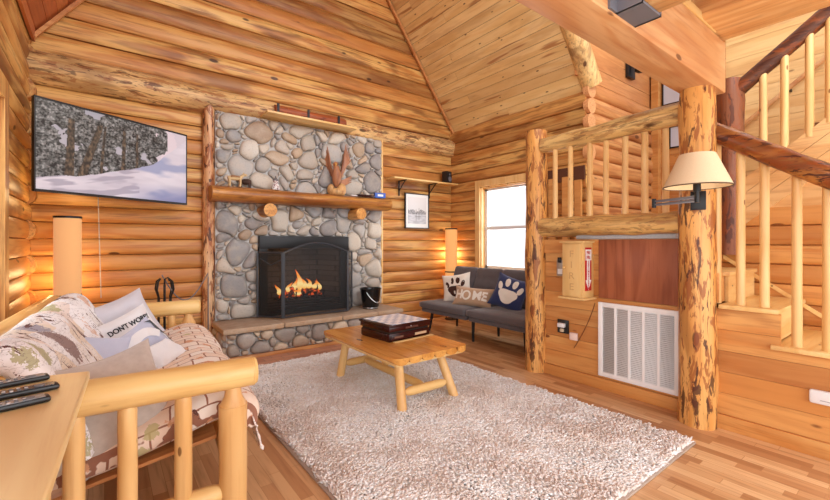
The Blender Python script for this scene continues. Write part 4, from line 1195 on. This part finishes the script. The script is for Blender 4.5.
# game cabinet on the coffee table
g = thing('game_box', 'dark cherry board game box with a silver and white checkered top on the coffee table', 'game box', (2.155, 3.11, .4455), (0, 0, R(5)))
m = M(); m.box(-.235, .235, -.20, .20, 0, .006); m.box(-.24, .24, -.21, .21, .006, .070, b=.004); m.build('base_drawer', cherry, g)
m = M(); m.box(-.225, .225, -.218, -.19, .014, .058, b=.003); m.build('drawer_front', cherry, g)
m = M(); m.box(-.23, .23, -.20, .20, .070, .088); m.build('gap_frame', plain('dark_recess', srgb(20, 10, 9), .5), g)
m = M(); m.box(-.245, .245, -.215, .215, .088, .128, b=.004); m.build('upper_case', cherry, g)
m = M(); m.box(-.255, .255, -.225, .225, .130, .146, b=.005); m.build('lid', cherry, g)
ck = N('checker', .25); cv = ck.n('ShaderNodeTexChecker'); ck.set(cv.inputs['Vector'], ck.coord((1, 1, 1))); cv.inputs['Scale'].default_value = 1/.0525
cv.inputs['Color1'].default_value = srgb(250, 252, 255); cv.inputs['Color2'].default_value = srgb(190, 206, 230); ck.color(cv.outputs['Color'])
m = M(); m.box(-.21, .21, -.21, .21, .1461, .149); m.build('board', ck.mat, g)
m = M(); m.box(.05, .19, -.2205, -.218, .026, .048); m.build('label_plate', plain('pale_tag', srgb(206, 176, 140), .5), g)
m = M(); m.box(-.06, .09, -.2165, -.215, .098, .114); m.build('name_plate', plain('bronze', srgb(110, 74, 64), .35, .5), g)
m = M(); m.box(-.19, -.09, -.2205, -.218, .030, .046); m.build('stack_label', plain('brown_tag', srgb(120, 84, 66), .5), g)
m = M(); m.ball((0, -.22, .115), .007); m.build('catch', steel, g)
m = M(); m.box(-.22, .24, -.245, -.213, 0, .007, b=.001)
o = tag(m.build('wooden_ruler', boxw), 'pale wooden strip lying along the front of the dark game box', 'ruler'); o.location = (2.165, 3.10, .4458); o.rotation_euler = (0, 0, R(5))

# ================================================================== PILLOWS
def pillow_surf(w, h, T):
    def f(u, v, side=-1):
        """u,v in -1..1 -> local point; side -1 is the front (-Y)"""
        e = (1-abs(u)**3.2)*(1-abs(v)**3.2)
        th = 1.25*T*max(0, e)**.6
        X = u*w/2*(1-.11*(1-v*v)**1.0*(abs(u)**2)); Z = v*h/2*(1-.11*(1-u*u)*(abs(v)**2))
        wr = (.012*mnoise.noise(Vector((u*2.4+w*9, v*2.4, 2)))+.005*mnoise.noise(Vector((u*6+w*9, v*6, 7))))*min(1, e*2)
        return Vector((X, side*(th/2)+wr, Z))
    return f
def pillow_mesh(w, h, T, n=22):
    f = pillow_surf(w, h, T); m = M(); vs = []; fs = []
    idx = {}
    for side in (-1, 1):
        for j in range(n+1):
            for i in range(n+1):
                u, v = math.sin((2*i/n-1)*PI/2*.999)/math.sin(PI/2*.999), math.sin((2*j/n-1)*PI/2*.999)/math.sin(PI/2*.999)
                p = f(u, v, side)
                if i in (0, n) or j in (0, n): p.y = f(u, v, 1).y*0+.006*mnoise.noise(Vector((u*3+w*9, v*3, 2)))*0
                idx[(side, i, j)] = len(vs); vs.append(p)
        for j in range(n):
            for i in range(n): fs.append((idx[(side, i, j)], idx[(side, i+1, j)], idx[(side, i+1, j+1)], idx[(side, i, j+1)]))
    m.add(vs, fs); return m
def on_pillow(vs, w, h, T, off):
    f = pillow_surf(w, h, T); out = []
    for x, z, d in vs:
        u, v = max(-.98, min(.98, x/(w/2))), max(-.98, min(.98, z/(h/2)))
        p = f(u, v, -1); out.append((p.x, p.y-off-d, p.z))
    return out
def decal(name, shape, w, h, T, mat, parent, off=.003):
    """flat outline polygons wrapped onto the front of a pillow"""
    m = M()
    for poly in shape:
        cx = sum(p[0] for p in poly)/len(poly); cz = sum(p[1] for p in poly)/len(poly); K = len(poly)
        rings = [1, .8, .6, .4, .2]; vs = []
        for r in rings: vs += [(cx+(p[0]-cx)*r, cz+(p[1]-cz)*r, 0) for p in poly]
        vs.append((cx, cz, 0)); vs = on_pillow(vs, w, h, T, off)
        fs = [(a*K+k, a*K+(k+1) % K, (a+1)*K+(k+1) % K, (a+1)*K+k) for a in range(4) for k in range(K)]+[(4*K+k, 4*K+(k+1) % K, 5*K) for k in range(K)]
        m.add(vs, fs)
    return m.build(name, mat, parent)
def ell(cx, cz, rx, rz, rot=0, n=20, dent=0):
    out = []
    for k in range(n):
        a = 2*PI*k/n; x, z = math.cos(a)*rx, math.sin(a)*rz
        if dent and z < 0: z *= 1-dent*math.cos(a*1)**2*0
        c, s_ = math.cos(rot), math.sin(rot); out.append((cx+x*c-z*s_, cz+x*s_+z*c))
    return out
def paw(s):
    pad = []
    for k in range(28):
        a = 2*PI*k/28; r = .30+.045*math.cos(3*(a+PI/2))
        pad.append((math.cos(a)*r*1.05*s, (-.16+math.sin(a)*r*.82)*s))
    return [pad, ell(-.36*s, .13*s, .085*s, .15*s, .45), ell(-.13*s, .30*s, .09*s, .165*s, .12), ell(.13*s, .30*s, .09*s, .165*s, -.12), ell(.36*s, .13*s, .085*s, .15*s, -.45)]
def pillow(label, loc, w, h, T, yaw, tilt, roll, mat, name='throw_pillow', group=None):
    """yaw 0 faces -Y; tilt leans it back; roll turns it in its own plane"""
    t = thing(name, label, 'pillow', group=group)
    rot = Matrix.Rotation(R(yaw), 3, 'Z') @ Matrix.Rotation(R(-tilt), 3, 'X') @ Matrix.Rotation(R(roll), 3, 'Y')
    t.rotation_euler = rot.to_euler(); t.location = loc
    pillow_mesh(w, h, T).build('cover', mat, t, angle=60)
    # piped edge
    f = pillow_surf(w, h, T); pts = []
    for u, v in [(-1+2*i/10, -1) for i in range(10)]+[(1, -1+2*i/10) for i in range(10)]+[(1-2*i/10, 1) for i in range(10)]+[(-1, 1-2*i/10) for i in range(11)]:
        p = f(u, v, 1); pts.append((p.x, 0, p.z))
    m = M(); m.tube(pts, .004, 6); m.build('piping', mat, t)
    return t
def put_text(txt, size, w, h, T, mat, parent, cx=0, cz=0, sx=1, name='lettering', bold=0):
    vs, fs = text_geo(txt, size, .0015, bold=bold)
    m = M(); m.add(on_pillow([(cx+v.x*sx, cz+v.y, v.z) for v in vs], w, h, T, .004), fs); return m.build(name, mat, parent)

# ================================================================== LOG SOFA
so = thing('log_sofa', 'log-framed sofa with leaf-print mattress along the left wall', 'sofa', (.1, 3.2, 0))
armw = wood('arm_rail_pine', srgb(240, 204, 136), srgb(230, 186, 114), srgb(196, 134, 70), 0, var=0, knots=.45, rough=.3, bumpy=.04, contrast=.35, ksc=1.6)
def arm(Y, near):
    x0, x1, z = -.44, .655, .69
    m = M(); m.log((x0, Y, z), (x1-.012, Y, z), .070, .068, seg=24, n=8, wob=.04, seed=Y)
    m.log((x1-.02, Y, z), (x1, Y, z), .069, .060, seg=24, n=1, wob=0, seed=Y)
    m.build('arm_rail', armw, so, True)
    fx = x1-.10
    m = M(); m.log((fx, Y, 0), (fx, Y, .55), .060, .062, seg=24, n=8, wob=.04, seed=Y+1)
    m.tube([(fx, Y, .545), (fx, Y, .59), (fx, Y, .64)], [.061, .038, .032], 24)
    m.build('front_post', palz, so, True)
    m = M(); m.log((-.40, Y, 0), (-.40, Y, .86), .055, .055, seg=22, n=6, wob=.05, ends=.03, seed=Y+2); m.build('rear_post', palz, so, True)
    for X in ((.353, .153, -.017, -.20) if near else (.42, .25, .08, -.09, -.25)):
        m = M(); m.log((X, Y, .155), (X, Y, .645), .036, .034, seg=18, n=6, wob=.05, ends=.035, seed=X*9); m.build('spindle', palz, so, True)
    m = M(); m.log((-.38, Y, .125), (fx-.03, Y, .155), .045, .045, seg=18, n=6, wob=.05, ends=.08, seed=Y+4); m.build('lower_rail', palx, so, True)
arm(2.045, True); arm(4.40, False)
m = M(); m.log((.555, 2.08, .27), (.555, 4.36, .27), .036, seg=18, n=8, wob=.06); m.build('front_rail', paly, so, True)
m = M(); m.log((-.42, 2.03, .82), (-.42, 4.42, .82), .055, seg=20, n=10, wob=.06, ends=.04); m.build('back_rail', paly, so, True)
m = M(); m.log((-.34, 2.12, .18), (-.34, 4.33, .18), .04, seg=18, n=8, wob=.06); m.build('rear_rail', paly, so, True)
def soft(path, y0, y1, th, ny=40, seed=1, amp=.012, edge=.10):
    """a padded mattress: path of (x,z) centre points, thickness th, swept along Y"""
    P = [Vector((p[0], 0, p[1])) for p in path]
    fine = []
    for i in range(len(P)-1):
        for k in range(6): fine.append(P[i].lerp(P[i+1], k/6))
    fine.append(P[-1])
    for _ in range(6): fine = [fine[0]]+[(fine[i-1]+2*fine[i]+fine[i+1])/4 for i in range(1, len(fine)-1)]+[fine[-1]]
    n = len(fine); prof = []
    for side in (1, -1):
        rngi = range(n) if side > 0 else range(n-1, -1, -1)
        for i in rngi:
            t = (fine[min(i+1, n-1)]-fine[max(i-1, 0)]).normalized(); nr = Vector((-t.z, 0, t.x))
            d = min(i, n-1-i)/6
            k = math.sin(min(1, d+.12)*PI/2)**.6
            prof.append(fine[i]+nr*side*th/2*k)
    K = len(prof); m = M(); vs = []
    c = sum(prof, Vector())/K
    for j in range(ny+1):
        y = y0+(y1-y0)*j/ny; e = min(y-y0, y1-y)
        sh = 1 if e > edge else math.sin(PI/2*(.15+.85*e/edge))**.5
        for q, p in enumerate(prof):
            mid = prof[K-1-q] if True else p
            ctr = (p+mid)/2
            pp = ctr+(p-ctr)*sh
            nn = amp*mnoise.noise(Vector((pp.x*3, y*3, pp.z*3+seed)))
            vs.append((pp.x+nn, y, pp.z+nn*1.3))
    fs = [(j*K+k, j*K+(k+1) % K, (j+1)*K+(k+1) % K, (j+1)*K+k) for j in range(ny) for k in range(K)]
    fs += [tuple(range(K)), tuple(range(ny*K, ny*K+K))]
    return m.add(vs, fs)
soft([(-.10, .335), (.12, .385), (.38, .465), (.52, .50), (.63, .46), (.66, .38)], 2.13, 4.28, .15, seed=2, amp=.02).build('seat_mattress', leafs, so, True, angle=70)
soft([(.02, .42), (-.06, .56), (-.13, .70), (-.20, .82), (-.27, .85), (-.36, .78)], 2.10, 4.30, .13, seed=7, amp=.03).build('back_mattress', leafm, so, True, angle=70)
m = M(); m.add([(-.22, 2.16, .25), (.50, 2.16, .375), (.50, 4.28, .375), (-.22, 4.28, .25), (-.22, 2.16, .235), (.50, 2.16, .36), (.50, 4.28, .36), (-.22, 4.28, .235)], [(0, 1, 2, 3), (4, 5, 6, 7), (0, 1, 5, 4), (1, 2, 6, 5), (2, 3, 7, 6), (3, 0, 4, 7)])
m.build('slat_deck', plkx, so, True)
m = M(); vs = []; nx, nz = 10, 10
for j in range(nz+1):
    for i in range(nx+1):
        u, v = i/nx, j/nz
        vs.append((.66+.05*v+.015*mnoise.noise(Vector((u*5, v*5, 0))), 2.12+.16*u+.02*mnoise.noise(Vector((u*4, v*3, 6))), .44-.18*v+.02*mnoise.noise(Vector((u*6, v*4, 9)))))
fs = [(j*(nx+1)+i, j*(nx+1)+i+1, (j+1)*(nx+1)+i+1, (j+1)*(nx+1)+i) for j in range(nz) for i in range(nx)]
m.add(vs, fs); fl_ = m.build('mattress_cover_flap', leafm, so, True)
sd = fl_.modifiers.new('thick', 'SOLIDIFY'); sd.thickness = .006
so.rotation_euler = (0, 0, R(-3.8))

p = pillow('light grey pillow at the far end of the sofa behind the lettered one', (.13, 4.02, .66), .48, .42, .14, 24, 22, -18, fltgrey)
p = pillow('white pillow lettered in black leaning on the far grey pillow', (.155, 3.72, .60), .46, .36, .10, 24, 30, -20, fwhite)
put_text("DON'T WORRY", .056, .46, .36, .10, fblack, p, .02, .07, .86, bold=.0012)
p = pillow('small blue-grey pillow slumped against the leaf-print backrest', (-.02, 3.16, .60), .30, .26, .12, 12, 30, 12, flav)
p = pillow('blue-grey pillow with a broad white curved stripe in the middle of the sofa', (.225, 3.33, .585), .35, .33, .11, 30, 34, -26, flav)
arc = []
for k in range(12): a = PI*(.15+.7*k/11); arc.append((math.cos(a)*.17-.02, math.sin(a)*.17-.05))
for k in range(12): a = PI*(.85-.7*k/11); arc.append((math.cos(a)*.10-.02, math.sin(a)*.10-.05))
mm = M()
vs = on_pillow([(q[0], q[1], 0) for q in arc], .36, .34, .12, .004); mm.add(vs, [(i, i+1, 22-i, 23-i) for i in range(11)]); mm.build('white_stripe', fwhite, p)
mm = M(); a_ = [(.10, .15), (.13, .12), (.115, .04), (.145, -.02), (.13, -.10), (.155, -.1), (.16, .02), (.155, .13)]
mm.add(on_pillow([(q[0], q[1], 0) for q in a_], .36, .34, .12, .004), [(0, 1, 7), (1, 2, 6, 7), (2, 3, 5, 6), (3, 4, 5)]); mm.build('black_motif', fblack, p)
p = pillow('white pillow lying low beside the striped one on the sofa', (.32, 3.16, .555), .28, .22, .10, 40, 55, -10, fwhite)
p = pillow('large beige brushed pillow wedged behind the near sofa arm', (.055, 2.29, .57), .40, .47, .17, 22, 18, -9, fbeige)

# ================================================================== CONSOLE TABLE and remotes
co = thing('console_table', 'light pine console table in the near left corner', 'table', (-.33, 1.3, 0))
m = M(); m.prism([(-.60, .30), (-.115, .30), (-.04, 1.83), (-.60, 1.95)], 2, .822, .85)
o = m.build('table_top', tablew, co, True); bv = o.modifiers.new('b', 'BEVEL'); bv.width = .005; bv.segments = 2
for X, Y in ((-.55, .36), (-.18, .36), (-.55, 1.80), (-.16, 1.72)):
    m = M(); m.box(X-.025, X+.025, Y-.025, Y+.025, 0, .822, b=.004); m.build('leg', palz, co, True)
m = M(); m.box(-.55, -.17, 1.70, 1.72, .74, .822); m.box(-.20, -.18, .36, 1.72, .74, .822); m.build('apron', palx, co, True)
def remote(loc, rz, L, label, silver):
    t = thing('remote_control', label, 'remote', loc, (0, 0, R(rz)), group='remotes on the console table')
    m = M(); m.box(-L/2, L/2, -.022, .022, 0, .017, b=.007); m.build('body', blackp, t)
    m = M(); m.box(-L/2+.006, L/2-.012, -.0185, .0185, .0172, .0185); m.build('face_plate', silver, t)
    for i in range(7):
        for j in (-1, 0, 1):
            m = M(); m.lathe([(.0042, .0182), (.0042, .0205), (0, .021)], 8, c=(-L/2+.03+i*.016, j*.0115)); m.build('button', greym if (i+j) % 3 else whitep, t)
    m = M(); m.lathe([(.013, .0182), (.013, .020), (.006, .020), (0, .0205)], 16, c=(L/2-.045, 0)); m.build('direction_pad', greym, t)
    return t
silver = plain('remote_grey', srgb(160, 164, 172), .3, .3); darkf = plain('remote_black', srgb(84, 86, 94), .22)
q = px(22, 384, 2, .852); remote((q.x-.03, q.y, .851), 14, .19, 'grey-faced remote farthest from the camera of the three on the console table', silver)
q = px(28, 394, 2, .852); remote((q.x-.03, q.y-.0, .851), 12, .20, 'black-faced remote in the middle of the three on the console table', darkf)
q = px(22, 405, 2, .852); remote((q.x-.03, q.y-.015, .851), 14, .18, 'plain slim remote nearest the camera of the three on the console table', silver)

# ================================================================== FUTON
fu = thing('grey_futon', 'charcoal grey armless futon under the window', 'futon', (4.25, 3.8, 0))
def pad(name, x0, x1, y0, y1, z0, z1, T=None, puff=.022, tuft=True):
    m = M(); nx, ny = 16, 24; vs = []; fs = []
    b = .035
    bm = bmesh.new(); bmesh.ops.create_cube(bm, size=1)
    bmesh.ops.subdivide_edges(bm, edges=bm.edges[:], cuts=14, use_grid_fill=True)
    lx, ly, lz = x1-x0, y1-y0, z1-z0
    for v in bm.verts:
        u, w, h = v.co.x*2, v.co.y*2, v.co.z*2
        rx = math.copysign(1, u)*(1-(1-abs(u))**1.0); 
        P = Vector((u*lx/2, w*ly/2, h*lz/2))
        # round the box corners
        q = Vector((max(-lx/2+b, min(lx/2-b, P.x)), max(-ly/2+b, min(ly/2-b, P.y)), max(-lz/2+b, min(lz/2-b, P.z))))
        d = P-q
        if d.length > 1e-6: P = q+d.normalized()*min(b, d.length if sum(abs(c) > 1e-5 for c in d) == 1 else b)
        bulge = (1-u*u)*(1-w*w)*puff*(1 if h > .5 else 0)
        if tuft and h > .5:
            for tx in (-.33, .33):
                for ty in (-.5, 0, .5):
                    bulge -= .012*math.exp(-(((u-tx)*lx/2)**2+((w-ty)*ly/2)**2)/.0025)
            bulge -= .007*math.exp(-((abs(u)-.33)*lx/2)**2/.0003)
        P.z += bulge
        v.co = P+Vector(((x0+x1)/2, (y0+y1)/2, (z0+z1)/2))
    bm.verts.index_update(); m.add([v.co.copy() for v in bm.verts], [[v.index for v in f.verts] for f in bm.faces], 0, T); bm.free()
    return m
FYA, FYM, FYB = 2.80, 3.77, 4.74
for a, b in ((FYA, FYM-.004), (FYM+.004, FYB)):
    pad('s', 3.70, 4.42, a, b, .345, .44).build('seat_cushion', fgrey, fu, True, angle=70)
    m = M(); m.box(3.74, 4.40, a+.02, b-.02, .285, .35, b=.02); m.build('seat_base', fgrey, fu, True)
    L = b-a
    for c0, c1 in ((a, a+L*.5-.003), (a+L*.5+.003, b)):
        Tb = Matrix.Translation((4.36, 0, .42)) @ Matrix.Rotation(R(-70), 4, 'Y')
        pad('b', 0, .52, c0, c1, -.0, .10, T=Tb, puff=.03).build('back_cushion', fgrey, fu, True, angle=70)
for X, Y, dx, dy in ((3.86, 4.60, -.03, .04), (3.86, 3.77, 0, 0), (3.86, 2.94, -.03, -.04), (4.36, 4.60, .03, .04), (4.36, 3.77, 0, 0), (4.36, 2.94, .03, -.04)):
    m = M(); m.tube([(X, Y, .29), (X+dx, Y+dy, 0)], [.024, .016], 14); m.build('leg', black, fu, True)

p = pillow('white pillow with a dark brown paw print on the left of the futon', (4.12, 4.36, .635), .44, .44, .12, -63, 20, -10, fcream)
decal('paw_print', paw(.34), .42, .42, .12, fbrown, p)
p = pillow('tan burlap lumbar pillow lettered HOME in the middle of the futon', (3.99, 3.90, .565), .56, .27, .11, -66, 24, 3, fburlap)
put_text('H', .17, .56, .27, .11, fcream, p, -.195, 0, 1.0, bold=.006); put_text('ME', .17, .56, .27, .11, fcream, p, .12, 0, 1.0, bold=.006)
decal('wreath', [ell(-.075, .0, .066, .072)], .56, .27, .11, fcream, p, off=.004)
decal('wreath_centre', [ell(-.075, .0, .040, .046)], .56, .27, .11, fburlap, p, off=.006)
p = pillow('navy pillow with a white paw print on the right of the futon', (4.10, 3.36, .66), .44, .44, .13, -60, 20, 18, fnavy)
decal('paw_print', paw(.38), .44, .44, .13, fcream, p)

# ================================================================== THINGS ON THE STAIR WALL
XW = 3.52
v_ = thing('vent_grille', 'large white louvred return-air grille low on the board wall', 'vent', (XW, 1.55, .12))
y0, y1, z0, z1 = 1.225, 1.875, .12, .775
m = M(); X0, X1 = XW-.022, XW
m.box(X0, X1, y0, y0+.04, z0, z1, b=.004); m.box(X0, X1, y1-.04, y1, z0, z1, b=.004); m.box(X0, X1, y0+.038, y1-.038, z0, z0+.04, b=.004); m.box(X0, X1, y0+.038, y1-.038, z1-.04, z1, b=.004)
for k in range(1, 5):
    yy = y0+.04+(y1-y0-.08)*k/5; m.box(X0+.002, X1, yy-.010, yy+.010, z0+.03, z1-.03)
m.build('frame', white, v_, True)
m = M(); n = 38
for k in range(n):
    z = z0+.045+(z1-z0-.09)*k/(n-1)
    m.add([(X0+.004, y0+.04, z-.0035), (X0+.004, y1-.04, z-.0035), (X1-.002, y1-.04, z+.007), (X1-.002, y0+.04, z+.007)], [(0, 1, 2, 3)])
o = m.build('louvres', white, v_, True, clean=False); sdm = o.modifiers.new('t', 'SOLIDIFY'); sdm.thickness = .0015
m = M(); m.box(X1-.001, X1+.0005, y0+.02, y1-.02, z0+.02, z1-.02); m.build('backing', plain('vent_dark', srgb(150, 146, 144), .8), v_, True)
m = M(); m.box(XW-.03, XW-.004, 1.235, 1.865, .815, 1.33, b=.003)
one(m, 'folding_table_leaf', ply, 'red-brown stained plywood panel hung on the wall above the white grille', 'panel', (XW-.016, 1.55, .815))
m = M(); m.box(XW-.012, XW-.0, 1.18, 2.10, .785, .808)
one(m, 'ledge_strip', plky, 'thin pine ledge strip between plywood panel and grille', 'ledge', (XW-.006, 1.6, .785))

fb_ = thing('extinguisher_cabinet', 'pale wooden wall cabinet carved FIRE with a red arrow sign on its side', 'cabinet', (XW-.09, 2.025, .80))
cx0, cx1, cy0, cy1, cz0, cz1 = 3.335, 3.518, 1.925, 2.125, .815, 1.30
m = M(); m.box(cx0, cx1, cy0, cy1, cz0, cz1, b=.003); m.build('body', boxw, fb_, True)
m = M(); m.box(cx0-.02, cx1, cy0-.02, cy1+.02, cz1, cz1+.018, b=.004); m.build('top_board', boxw, fb_, True)
m = M(); m.box(cx0-.03, cx1, cy0-.03, cy1+.03, cz0-.02, cz0, b=.006); m.build('bottom_board', boxw, fb_, True)
m = M(); m.box(cx0-.014, cx0-.001, cy0+.012, cy1-.008, cz0+.012, cz1-.012, b=.003); dr = m.build('door', boxw, fb_, True)
m = M(); m.ball((cx0-.026, cy1-.03, (cz0+cz1)/2+.02), .010); m.tube([(cx0-.012, cy1-.03, (cz0+cz1)/2+.02), (cx0-.024, cy1-.03, (cz0+cz1)/2+.02)], .006, 8)
m.v = [tuple(mtx(fb_).inverted() @ Vector(v)) for v in m.v]; kn = m.build('knob', palx); kn.parent = dr
carvem = plain('carved_shadow_wood', srgb(204, 160, 102), .6)
m = M()
for k, ch in enumerate('FIRE'):
    vs, fs = text_geo(ch, .085, .0008); cz = cz1-.10-k*.098
    m.add([(cx0-.0148-v.z, (cy0+cy1)/2+.0-v.x*1.15, cz+v.y) for v in vs], fs)
m.v = [tuple(mtx(fb_).inverted() @ Vector(v)) for v in m.v]; o = m.build('carved_letters', carvem); o.parent = dr
# sign on the side that faces the camera
sx0, sx1 = cx0+.035, cx1-.045; sz0, sz1 = cz0+.06, cz1-.04; sc_ = (sx0+sx1)/2; wS = sx1-sx0
m = M(); m.box(sx0, sx1, cy0-.003, cy0, sz0, sz1); sg = m.build('sign', red, fb_, True)
m = M(); hz = sz1-.115
m.box(sx0+.003, sx1-.003, cy0-.004, cy0-.003, hz, sz1-.018); m.box(sc_-wS*.24, sc_+wS*.24, cy0-.0042, cy0-.003, sz0+.085, hz)
m.prism([(sc_-wS*.46, sz0+.095), (sc_+wS*.46, sz0+.095), (sc_, sz0+.008)], 1, cy0-.0044, cy0-.003)
m.v = [tuple(mtx(fb_).inverted() @ Vector(v)) for v in m.v]; o = m.build('arrow', paper); o.parent = sg
m = M()
for ln, z in (('FIRE', sz1-.048), ('FIRE', sz1-.09)):
    vs, fs = text_geo(ln, .040, .0004, bold=.001); m.add([(sc_+v.x*.85, cy0-.0046-v.z, z+v.y) for v in vs], fs)
for k, ch in enumerate('EXTINGUISHER'):
    vs, fs = text_geo(ch, .026, .0004, bold=.001); m.add([(sc_+v.x, cy0-.0050-v.z, hz-.014-k*.0212+v.y) for v in vs], fs)
m.v = [tuple(mtx(fb_).inverted() @ Vector(v)) for v in m.v]; o = m.build('sign_letters', red); o.parent = sg

th = thing('thermostat', 'grey and white wall dial left of the pale cabinet', 'thermostat', (XW, 2.255, 1.0))
m = M(); m.box(XW-.02, XW, 2.215, 2.295, .98, 1.14, b=.006); m.build('plate', plain('brushed', srgb(170, 160, 150), .4, .4), th, True)
m = M(); m.box(XW-.035, XW-.018, 2.24, 2.275, 1.11, 1.16, b=.004); m.build('cap', blackp, th, True)
m = M(); m.box(XW-.024, XW-.019, 2.23, 2.28, 1.0, 1.05); m.build('switch', whitep, th, True)
ot = thing('wall_outlet', 'black outlet box with white adapters plugged in near the corner post', 'outlet', (XW, 2.24, .48))
m = M(); m.box(XW-.012, XW, 2.17, 2.29, .43, .56, b=.004); m.build('plate', blackp, ot, True)
m = M(); m.box(XW-.05, XW-.012, 2.20, 2.27, .49, .53, b=.006); m.build('adapter', whitep, ot, True)
m = M(); m.box(XW-.035, XW-.012, 2.215, 2.25, .445, .475, b=.004); m.build('plug', plain('tan_plug', srgb(210, 190, 160), .5), ot, True)
m = M(); m.box(XW-.028, XW-.002, 2.075, 2.155, .385, .455, b=.008)
one(m, 'air_freshener', plain('pinkish_white', srgb(242, 216, 206), .5), 'small pinkish-white plug tag hanging right of the black outlet', 'tag', (XW-.015, 2.12, .385), rot=(0, 0, 0))
m = M(); pts = [px(595-(595-574)*t-6*math.sin(PI*t)*0+8*t*(1-t), 303+(348-303)*t, 0, XW-.006) for t in [i/16 for i in range(17)]]
m.tube(pts, .0028, 6); one(m, 'thin_cord', plain('brown_cord', srgb(110, 62, 34), .6), 'thin brown cord curving down from the pale cabinet to the outlet', 'cord', tuple(pts[0]))

wb = thing('wifi_sensor', 'rounded white plastic device on the board wall at the right edge', 'device', (3.45, .42, .55))
q0 = px(809, 395, 0, 3.43)
m = M(); m.box(3.415, 3.449, q0.y-.24, q0.y, q0.z-.042, q0.z+.042, b=.014); m.build('case', whitep, wb, True)
m = M(); m.box(3.4142, 3.4152, q0.y-.17, q0.y-.05, q0.z-.018, q0.z-.013); m.build('slot', plain('slot_grey', srgb(170, 168, 176), .5), wb, True)

# ================================================================== SWING-ARM LAMP
la = thing('swing_arm_lamp', 'swing-arm wall lamp with cream cone shade on the log post', 'wall lamp', (3.30, 1.02, 1.6))
dirc = Vector((-.94, -.34, 0))
P0 = Vector((3.40, 1.08, 1.60))
bp = P0+dirc*.118
shc = px(697, 188, 0, 3.02); sc0 = Vector((3.03, px(697, 188, 0, 3.03).y, 0)); zb_, zt_ = 1.66, 1.87
m = M(); T_ = Matrix.Translation(bp) @ Matrix.Rotation(math.atan2(dirc.y, dirc.x), 4, 'Z')
m.box(-.004, .022, -.045, .045, -.07, .06, b=.004, T=T_); m.build('wall_plate', black, la, True)
elb = px(654, 200, 0, 3.16)
m = M()
for dz in (.012, -.012): m.tube([bp+dirc*.03+Vector((0, 0, -.0+dz)), Vector((elb.x, elb.y, 1.585+dz))], .006, 8)
m.build('rear_arm', greym, la, True)
m = M(); m.tube([(elb.x, elb.y, 1.555), (elb.x, elb.y, 1.62)], .014, 12); m.build('elbow', black, la, True)
m = M()
for dz in (.012, -.012): m.tube([(elb.x, elb.y, 1.59+dz), (sc0.x, sc0.y, 1.59+dz)], .006, 8)
m.build('front_arm', greym, la, True)
m = M(); m.tube([(sc0.x, sc0.y, 1.56), (sc0.x, sc0.y, 1.69)], .014, 12); m.tube([(sc0.x, sc0.y, 1.63), (sc0.x, sc0.y, 1.70)], .022, 14); m.build('socket', black, la, True)
m = M(); n = 48; rb, rt_ = .19, .10
shade = N('cream_linen_shade', .9, .1); shade.color(shade.mix(shade.noise(shade.coord(), 200, 2), srgb(226, 200, 160), srgb(238, 216, 180)))
m.lathe([(rb, zb_), (rt_, zt_), (rt_-.004, zt_), (rb-.004, zb_), (rb, zb_)], 48, c=(sc0.x, sc0.y)); m.build('lamp_shade', shade.mat, la, True)
m = M(); m.lathe([(rb+.001, zb_), (rb-.001, zb_+.006), (rb-.006, zb_+.006), (rb-.005, zb_-.001), (rb+.001, zb_)], 48, c=(sc0.x, sc0.y)); m.build('shade_trim', plain('trim_brown', srgb(96, 74, 54), .7), la, True)
m = M(); m.ball((sc0.x, sc0.y, 1.75), (.03, .03, .04)); m.tube([(sc0.x, sc0.y, 1.69), (sc0.x, sc0.y, 1.73)], .014, 10); m.build('bulb', emit('frosted_bulb', (1, .9, .75, 1), 3), la, True)

# ================================================================== PICTURES AND LIGHTS OF THE STAIRWELL
def wall_print(x, y0, y1, z0, z1, label):
    t = thing('framed_sheet', label, 'picture', (x, (y0+y1)/2, (z0+z1)/2))
    m = M(); b = .02
    m.box(x-.02, x, y0, y1, z0, z0+b); m.box(x-.02, x, y0, y1, z1-b, z1); m.box(x-.02, x, y0, y0+b, z0, z1); m.box(x-.02, x, y1-b, y1, z0, z1); m.build('frame', blackp, t, True)
    m = M(); m.box(x-.012, x-.004, y0+b, y1-b, z0+b, z1-b); m.build('print', plain('pale_blue_print', srgb(214, 222, 236), .4), t, True)
wall_print(6.955, 1.9, 2.68, 3.44, 4.25, 'pale print in a thin black frame high on the stairwell wall under the beam')
wall_print(6.955, 2.05, 2.58, 2.76, 3.10, 'pale print in a thin black frame seen between the balusters')
sl = thing('stair_spotlight', 'small black spotlight on the upper board wall behind the big beam', 'spotlight', (6.14, YE, 3.86))
m = M(); m.box(6.04, 6.24, YE-.03, YE-.0+.02, 3.72, 4.02, b=.006); m.build('wall_box', blackp, sl, True)
m = M(); m.tube([(6.14, YE-.03, 3.92), (6.14, YE-.14, 3.90)], .02, 10); m.lathe([(.03, 0), (.07, .03), (.075, .16), (.06, .16), (.05, .04)], 18, T=Matrix.Translation((6.14, YE-.14, 3.76))); m.build('lamp_head', blackp, sl, True)
point('bulb_glow', (3.03, .975, 1.76), 1.5, (1, .9, .75), .04)
